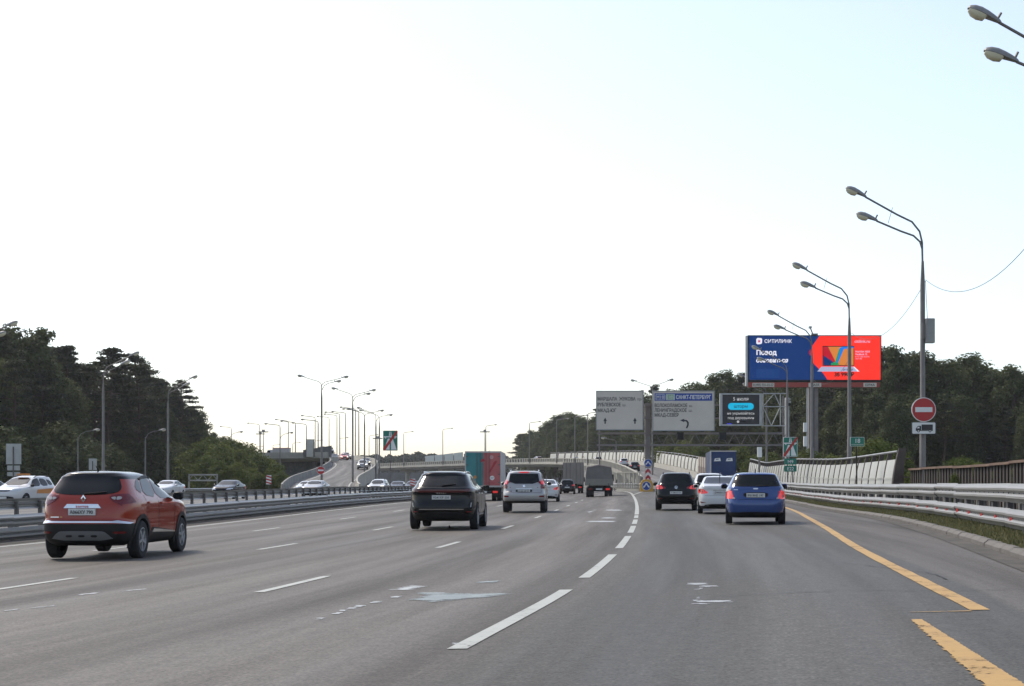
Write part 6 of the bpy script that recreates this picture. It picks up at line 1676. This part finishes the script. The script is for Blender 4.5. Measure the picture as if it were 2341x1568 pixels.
def pine_tree(seed, H, W_, n, base=.45, lean=.0):
    """Scots pine: bare trunk, flat sprays of needle clumps at the ends of level limbs"""
    rn = random.Random(seed); items = []; tint = []; tr = MB()
    pts = [Vector((math.sin(i*1.3+seed)*.12+lean*i*i*.05, math.cos(i*1.7+seed)*.12, H*.97*i/8-.3)) for i in range(9)]
    tr.tube(pts, [.0135*H*(1-.10*i) for i in range(9)], 7)
    nb = 34; sprays = []
    for k in range(nb):
        t = (k+.5)/nb; z = base+(1-base)*t; a = k*2.39+rn.uniform(-.6,.6)
        prof = (.35+.65*math.sin(PI*min(1,.18+t*.86)))*(1.0 if t < .8 else 1.25-.6*t)
        if rn.random() < .16: continue
        Lb = W_*.5*prof*rn.uniform(.55,1.15); q = pts[min(7, int(z*8))].lerp(pts[min(8, int(z*8)+1)], (z*8)%1); q = Vector((q.x, q.y, H*z*.97))
        d = Vector((math.cos(a), math.sin(a), 0)); tip = q+d*Lb+Vector((0,0,Lb*rn.uniform(.0,.28)-.2*(1-t)))
        tr.tube([tuple(q), tuple(q.lerp(tip,.6)-Vector((0,0,.15))), tuple(tip)], [.004*H,.0025*H,.001*H], 5, False)
        for f_ in (.5,.72,.92,1.05):
            c = q.lerp(tip, f_)+d.cross(Vector((0,0,1)))*rn.uniform(-.4,.4)*Lb*.35+Vector((0,0,rn.uniform(-.1,.2)))
            sprays.append((c, rn.uniform(.5,.95)*(W_*.14), rn.uniform(0,.4)))
    for k in range(5): sprays.append((Vector((pts[8].x+rn.uniform(-.5,.5), pts[8].y+rn.uniform(-.5,.5), H*rn.uniform(.95,1.0))), W_*.11, .3))
    tot = sum(r*r for _, r, _ in sprays)
    for c, rad, lt in sprays:
        for _ in range(int(n*rad*rad/tot)):
            d = rv(rn); p = c+Vector((d.x*rad*1.25, d.y*rad*1.25, d.z*rad*.34))
            nn = (Vector((0,0,.9))+rv(rn)*.9).normalized()
            items.append((p, rn.uniform(.2,.46), nn, rn.uniform(0,6.3), 1.5)); tint.append(min(1, lt+rn.uniform(0,.5)))
    return leaf_mesh('crown', items, tint), tr.mesh('trunk', True)
PROTO = {'pine': [pine_tree(11+i, 22, 8.2, 6500, (.42,.5,.36,.55)[i], (0,.4,-.3,.2)[i]) for i in range(4)],
         'broad': [broad_tree(31+i, 20, (11,9.5,12.5)[i], 9000, .12, .46) for i in range(3)],
         'bush': [broad_tree(51+i, 6, (6.5,5.4,7.5)[i], 4200, .02, .30, 18) for i in range(3)]}
PH = {'pine': 22, 'broad': 20, 'bush': 6}
ORD = ['', 'second', 'third', 'fourth', 'fifth', 'sixth', 'seventh', 'eighth', 'ninth', 'tenth', 'eleventh', 'twelfth', 'thirteenth', 'fourteenth', 'fifteenth', 'sixteenth', 'seventeenth', 'eighteenth', 'nineteenth', 'twentieth']
SEEN = {}
def tree(kind, i, x, y, z, h, label, group, m_, name, wx=1.0, rz=None):
    q_ = SEEN.get(label, 0); SEEN[label] = q_+1
    if group: label = (ORD[min(q_, 19)] or 'first')+' '+label+(', counting bridgeward' if x < -20 else ', counting outward')
    cr, tr = PROTO[kind][i % len(PROTO[kind])]; s = h/PH[kind]
    t = thing(name, label, 'tree' if kind != 'bush' else 'bush', (x, y, z), random.uniform(0, 6.28) if rz is None else rz, group)
    link('crown', cr, M[m_], t, None, None, (s*wx, s*wx, s)); link('trunk' if kind != 'bush' else 'stem', tr, M['bark'], t, None, None, (s*wx, s*wx, s))
    return t
rt = random.Random(5)
def by_skyline(pts, kind_of, Yf, rowsd, group, zb, labels, step, drop, zone, wx=1.0):
    """trees whose tops follow the skyline: a front row at Yf(u) and more rows behind"""
    sk = pchip([p[0] for p in pts], [p[1] for p in pts])
    for r_, (dY, dv) in enumerate(rowsd):
        u = pts[0][0]+rt.uniform(0,step)
        while u <= pts[-1][0]:
            Y = Yf(u)+dY+rt.uniform(-5,5); v = sk(u)+dv+rt.uniform(0,drop); k = kind_of(u, r_)
            z = zb(Y); h = max(6, vz(v, Y)-z)
            j = rt.randrange(4); wxx = rt.uniform(.85,1.15); nm = 'pine_tree' if k == 'pine' else 'broadleaf_tree'
            rowm = (('slim ' if wxx < .93 else 'broad ' if wxx > 1.06 else '')+('' if r_ == 0 else 'second-row ' if r_ == 1 else '' if r_ == 2 else 'rear-row '))
            tree(k, j, ux(u,Y), Y, z, h, rowm+(labels[(k, r_)] if (k, r_) in labels else labels[k])+zone(u), group+(' of pines' if k == 'pine' else ' of broadleaf trees'), 'pine_leaf' if k == 'pine' else 'leaf', nm, wx*wxx)
            u += step*rt.uniform(.75,1.25)*(200/Y if Y > 260 else 1)
def zone_l(u):
    return ' above the white taxi' if u < 70 else ' above the orange-red crossover' if u < 200 else ' behind the tall double-arm lamp' if u < 300 else ' near the tall lone pine'
def zone_r(u):
    return ' over the white overhead signs' if u < 1560 else ' by the storm screen' if u < 1640 else ' behind the storm warning screen' if u < 1745 else ' behind the navy half of the billboard' if u < 1860 else ' behind the red half of the billboard' if u < 2010 else ' around the no-entry column' if u < 2170 else ' over the rusty fence'
def zone_c(u):
    return ' beside the open sky' if u < 1225 else ' above the white van' if u < 1330 else ' behind the two-arrow sign'
LW = [(-150,728),(-40,735),(20,738),(90,757),(150,783),(200,812),(240,800),(275,838),(300,850),(318,812),(350,838),(385,865),(400,890),(425,880),(445,925),(462,965),(480,1005)]
by_skyline(LW, lambda u, r_: 'pine' if (u > 200 and r_ == 0) or rt.random() < (.6 if r_ < 2 else .4) else 'broad', lambda u: 190+max(0,u)*.2, ((0,0),(14,4),(-12,62),(28,20)), 'dark roadside wood', lambda Y: -.1,
  {'pine':'dark pine', ('pine',2):'short edge pine', 'broad':'dark broadleaf tree', ('broad',2):'low edge broadleaf tree'}, 52, 26, zone_l)
t = tree('pine', 2, ux(322,222), 222, 0, vz(806,222), 'tall lone pine with layered level branches breaking the skyline of the dark wood', None, 'pine_leaf', 'pine_tree', 1.05, .6)
t = tree('pine', 0, ux(414,262), 262, 0, vz(868,262), 'last pine at the tip of the dark wood with branches reaching over the bushes', None, 'pine_leaf', 'pine_tree', .95, 2.2)
t = tree('pine', 1, ux(245,216), 216, 0, vz(793,216), 'round-topped pine behind the tall double-arm lamp by the wood', None, 'pine_leaf', 'pine_tree', 1.2, 1.2)
for i, (u, v, Y) in enumerate(((468,985,275),(488,990,285),(508,998,290),(528,1006,300),(548,1014,300),(452,960,268))):
    tree('broad', i, ux(u,Y), Y, -.3, vz(v,Y)+.3, 'mid-green tree at the wood tip behind the pale bushes', 'trees at the tip of the dark wood', 'leaf', 'broadleaf_tree', .8)
# understorey of the wood
for u in range(-140, 470, 34):
    Y = 168+max(0,u)*.17+rt.uniform(-7,7); tree('bush', rt.randrange(3), ux(u+rt.uniform(-10,10),Y), Y, -.2, (hb := rt.uniform(5.5,9)), ('tall ' if hb > 7.8 else 'low ' if hb < 6.5 else '')+'dark leafy bush at the wood foot'+zone_l(u), 'undergrowth bushes of the dark wood', 'leaf', 'bush', 1.25)
# pale bushes running down to the far bridge
for i, (u, v, Y) in enumerate(((462,1012,205),(486,1003,225),(505,1022,200),(530,1008,235),(548,1030,205),(566,1022,240),(590,1040,215),(612,1050,230),(632,1062,210),(470,1045,185),(500,1055,180),(540,1062,180),(575,1072,185),(610,1080,185),(640,1082,195),(655,1088,205))):
    h = vz(v,Y)+.2; tree('bush', i, ux(u,Y), Y, -.2, h, ('rounded pale-green bush on the slope below the dark wood' if i < 9 else 'low pale-green bush at the foot of the bushy slope'), 'pale bushes by the far bridge', 'leaf_lt', 'bush', 1.0)
# wood behind the billboard
RW = [(1470,905),(1500,886),(1540,886),(1590,868),(1630,850),(1690,846),(1760,842),(1830,830),(1900,815),(1980,800),(2030,792),(2085,797),(2110,794),(2170,808),(2230,810),(2262,832),(2310,818),(2345,838),(2420,840),(2500,850)]
by_skyline(RW, lambda u, r_: 'broad' if rt.random() < .72 else 'pine', lambda u: 222 if u > 2050 else 222+(2050-u)*.19, ((0,0),(16,8),(-14,95),(34,30)), 'wood behind the billboard', lambda Y: .0 if Y < 260 else 2.5,
  {'pine':'dark pine', 'broad':'full-crowned broadleaf tree', ('broad',2):'low edge broadleaf tree', ('pine',2):'short edge pine'}, 50, 20, zone_r)
t = tree('pine', 3, ux(1492,420), 420, 4, vz(880,420)-4, 'small-topped pine rising between the two white overhead signs', None, 'pine_leaf', 'pine_tree', .9, .3)
CW = [(1176,1005),(1184,985),(1202,980),(1222,985),(1250,962),(1280,942),(1312,940),(1340,955),(1375,930),(1420,905),(1470,895)]
by_skyline(CW, lambda u, r_: 'broad' if u > 1210 and rt.random() < .75 else 'pine', lambda u: 560-(u-1176)*.62, ((0,0),(22,8),(-20,30)), 'wood beyond the flyover', lambda Y: 2.0,
  {'pine':'hazy pine beyond the flyover', 'broad':'hazy broadleaf tree beyond the flyover'}, 34, 12, zone_c)
# pale bushes at the outer side
for i, (u, v, Y, lab) in enumerate(((1510,1022,290,0),(1535,1018,282,0),(1566,1014,272,0),(1600,1020,262,0),(1640,1030,215,0),(1690,1022,205,0),(1730,1040,190,1),(1760,1035,180,1),(1990,1012,96,2),(2012,1006,98,2),(2048,1028,92,2),(2180,1052,80,3),(2205,1045,84,3),(2235,1056,78,3),(2090,1072,74,3),(2140,1074,72,3),(2335,1056,66,4),(1850,1032,140,1),(1905,1040,128,1),(2275,1075,70,3))):
    h = vz(v,Y)-(2.2 if Y > 230 else .2); tree('bush', i, ux(u,Y), Y, 2.2 if Y > 230 else .1, h, ('pale-green bush showing above the cream barrier of the flyover','pale-green bush between the camera mast and the billboard column','pale-green bush behind the end of the pale noise barrier','pale-green bush peeping over the rusty fence','pale-green bush at the picture edge behind the rusty fence')[lab], 'pale bushes of the outer side', 'leaf_lt', 'bush', 1.0)
for u, Y in ((2200,30),(1985+160,44)):
    x = RFX(Y)-.5; 
sap = tree('bush', 1, RFX(29)-.45, 29, .1, 1.45, 'small leafy sapling growing through before the rusty fence', None, 'leaf_lt', 'bush', .55); 
sap = tree('bush', 2, RFX(50)-.45, 50, .1, 1.35, 'tiny leafy sapling before the rusty fence near the barrier end', None, 'leaf_lt', 'bush', .5)
# far hazy treelines: one mass each
def treeline(name, x0, x1, y0, y1, h, n, seed, s=2.0):
    rn = random.Random(seed); it = []; ti = []
    for _ in range(n):
        t = rn.random(); x = x0+(x1-x0)*t; y = y0+(y1-y0)*t+rn.uniform(-12,12); top = h*(.86+.22*noise.noise(Vector((x*.045,seed,0)))+.12*noise.noise(Vector((x*.22,seed,3))))
        z = top*(1-rn.random()**1.6); it.append((Vector((x,y,z)), s*rn.uniform(.6,1.5), (rv(rn)+Vector((0,-.5,.4))).normalized(), rn.uniform(0,6.3), 1.1)); ti.append(rn.random()*.8)
    tag(link(name, leaf_mesh(name, it, ti), M['treeline']), kind='stuff')
treeline('treeline', -420, -30, 1000, 860, 21, 26000, 1)
treeline('treeline', -90, 160, 880, 840, 19, 16000, 2)
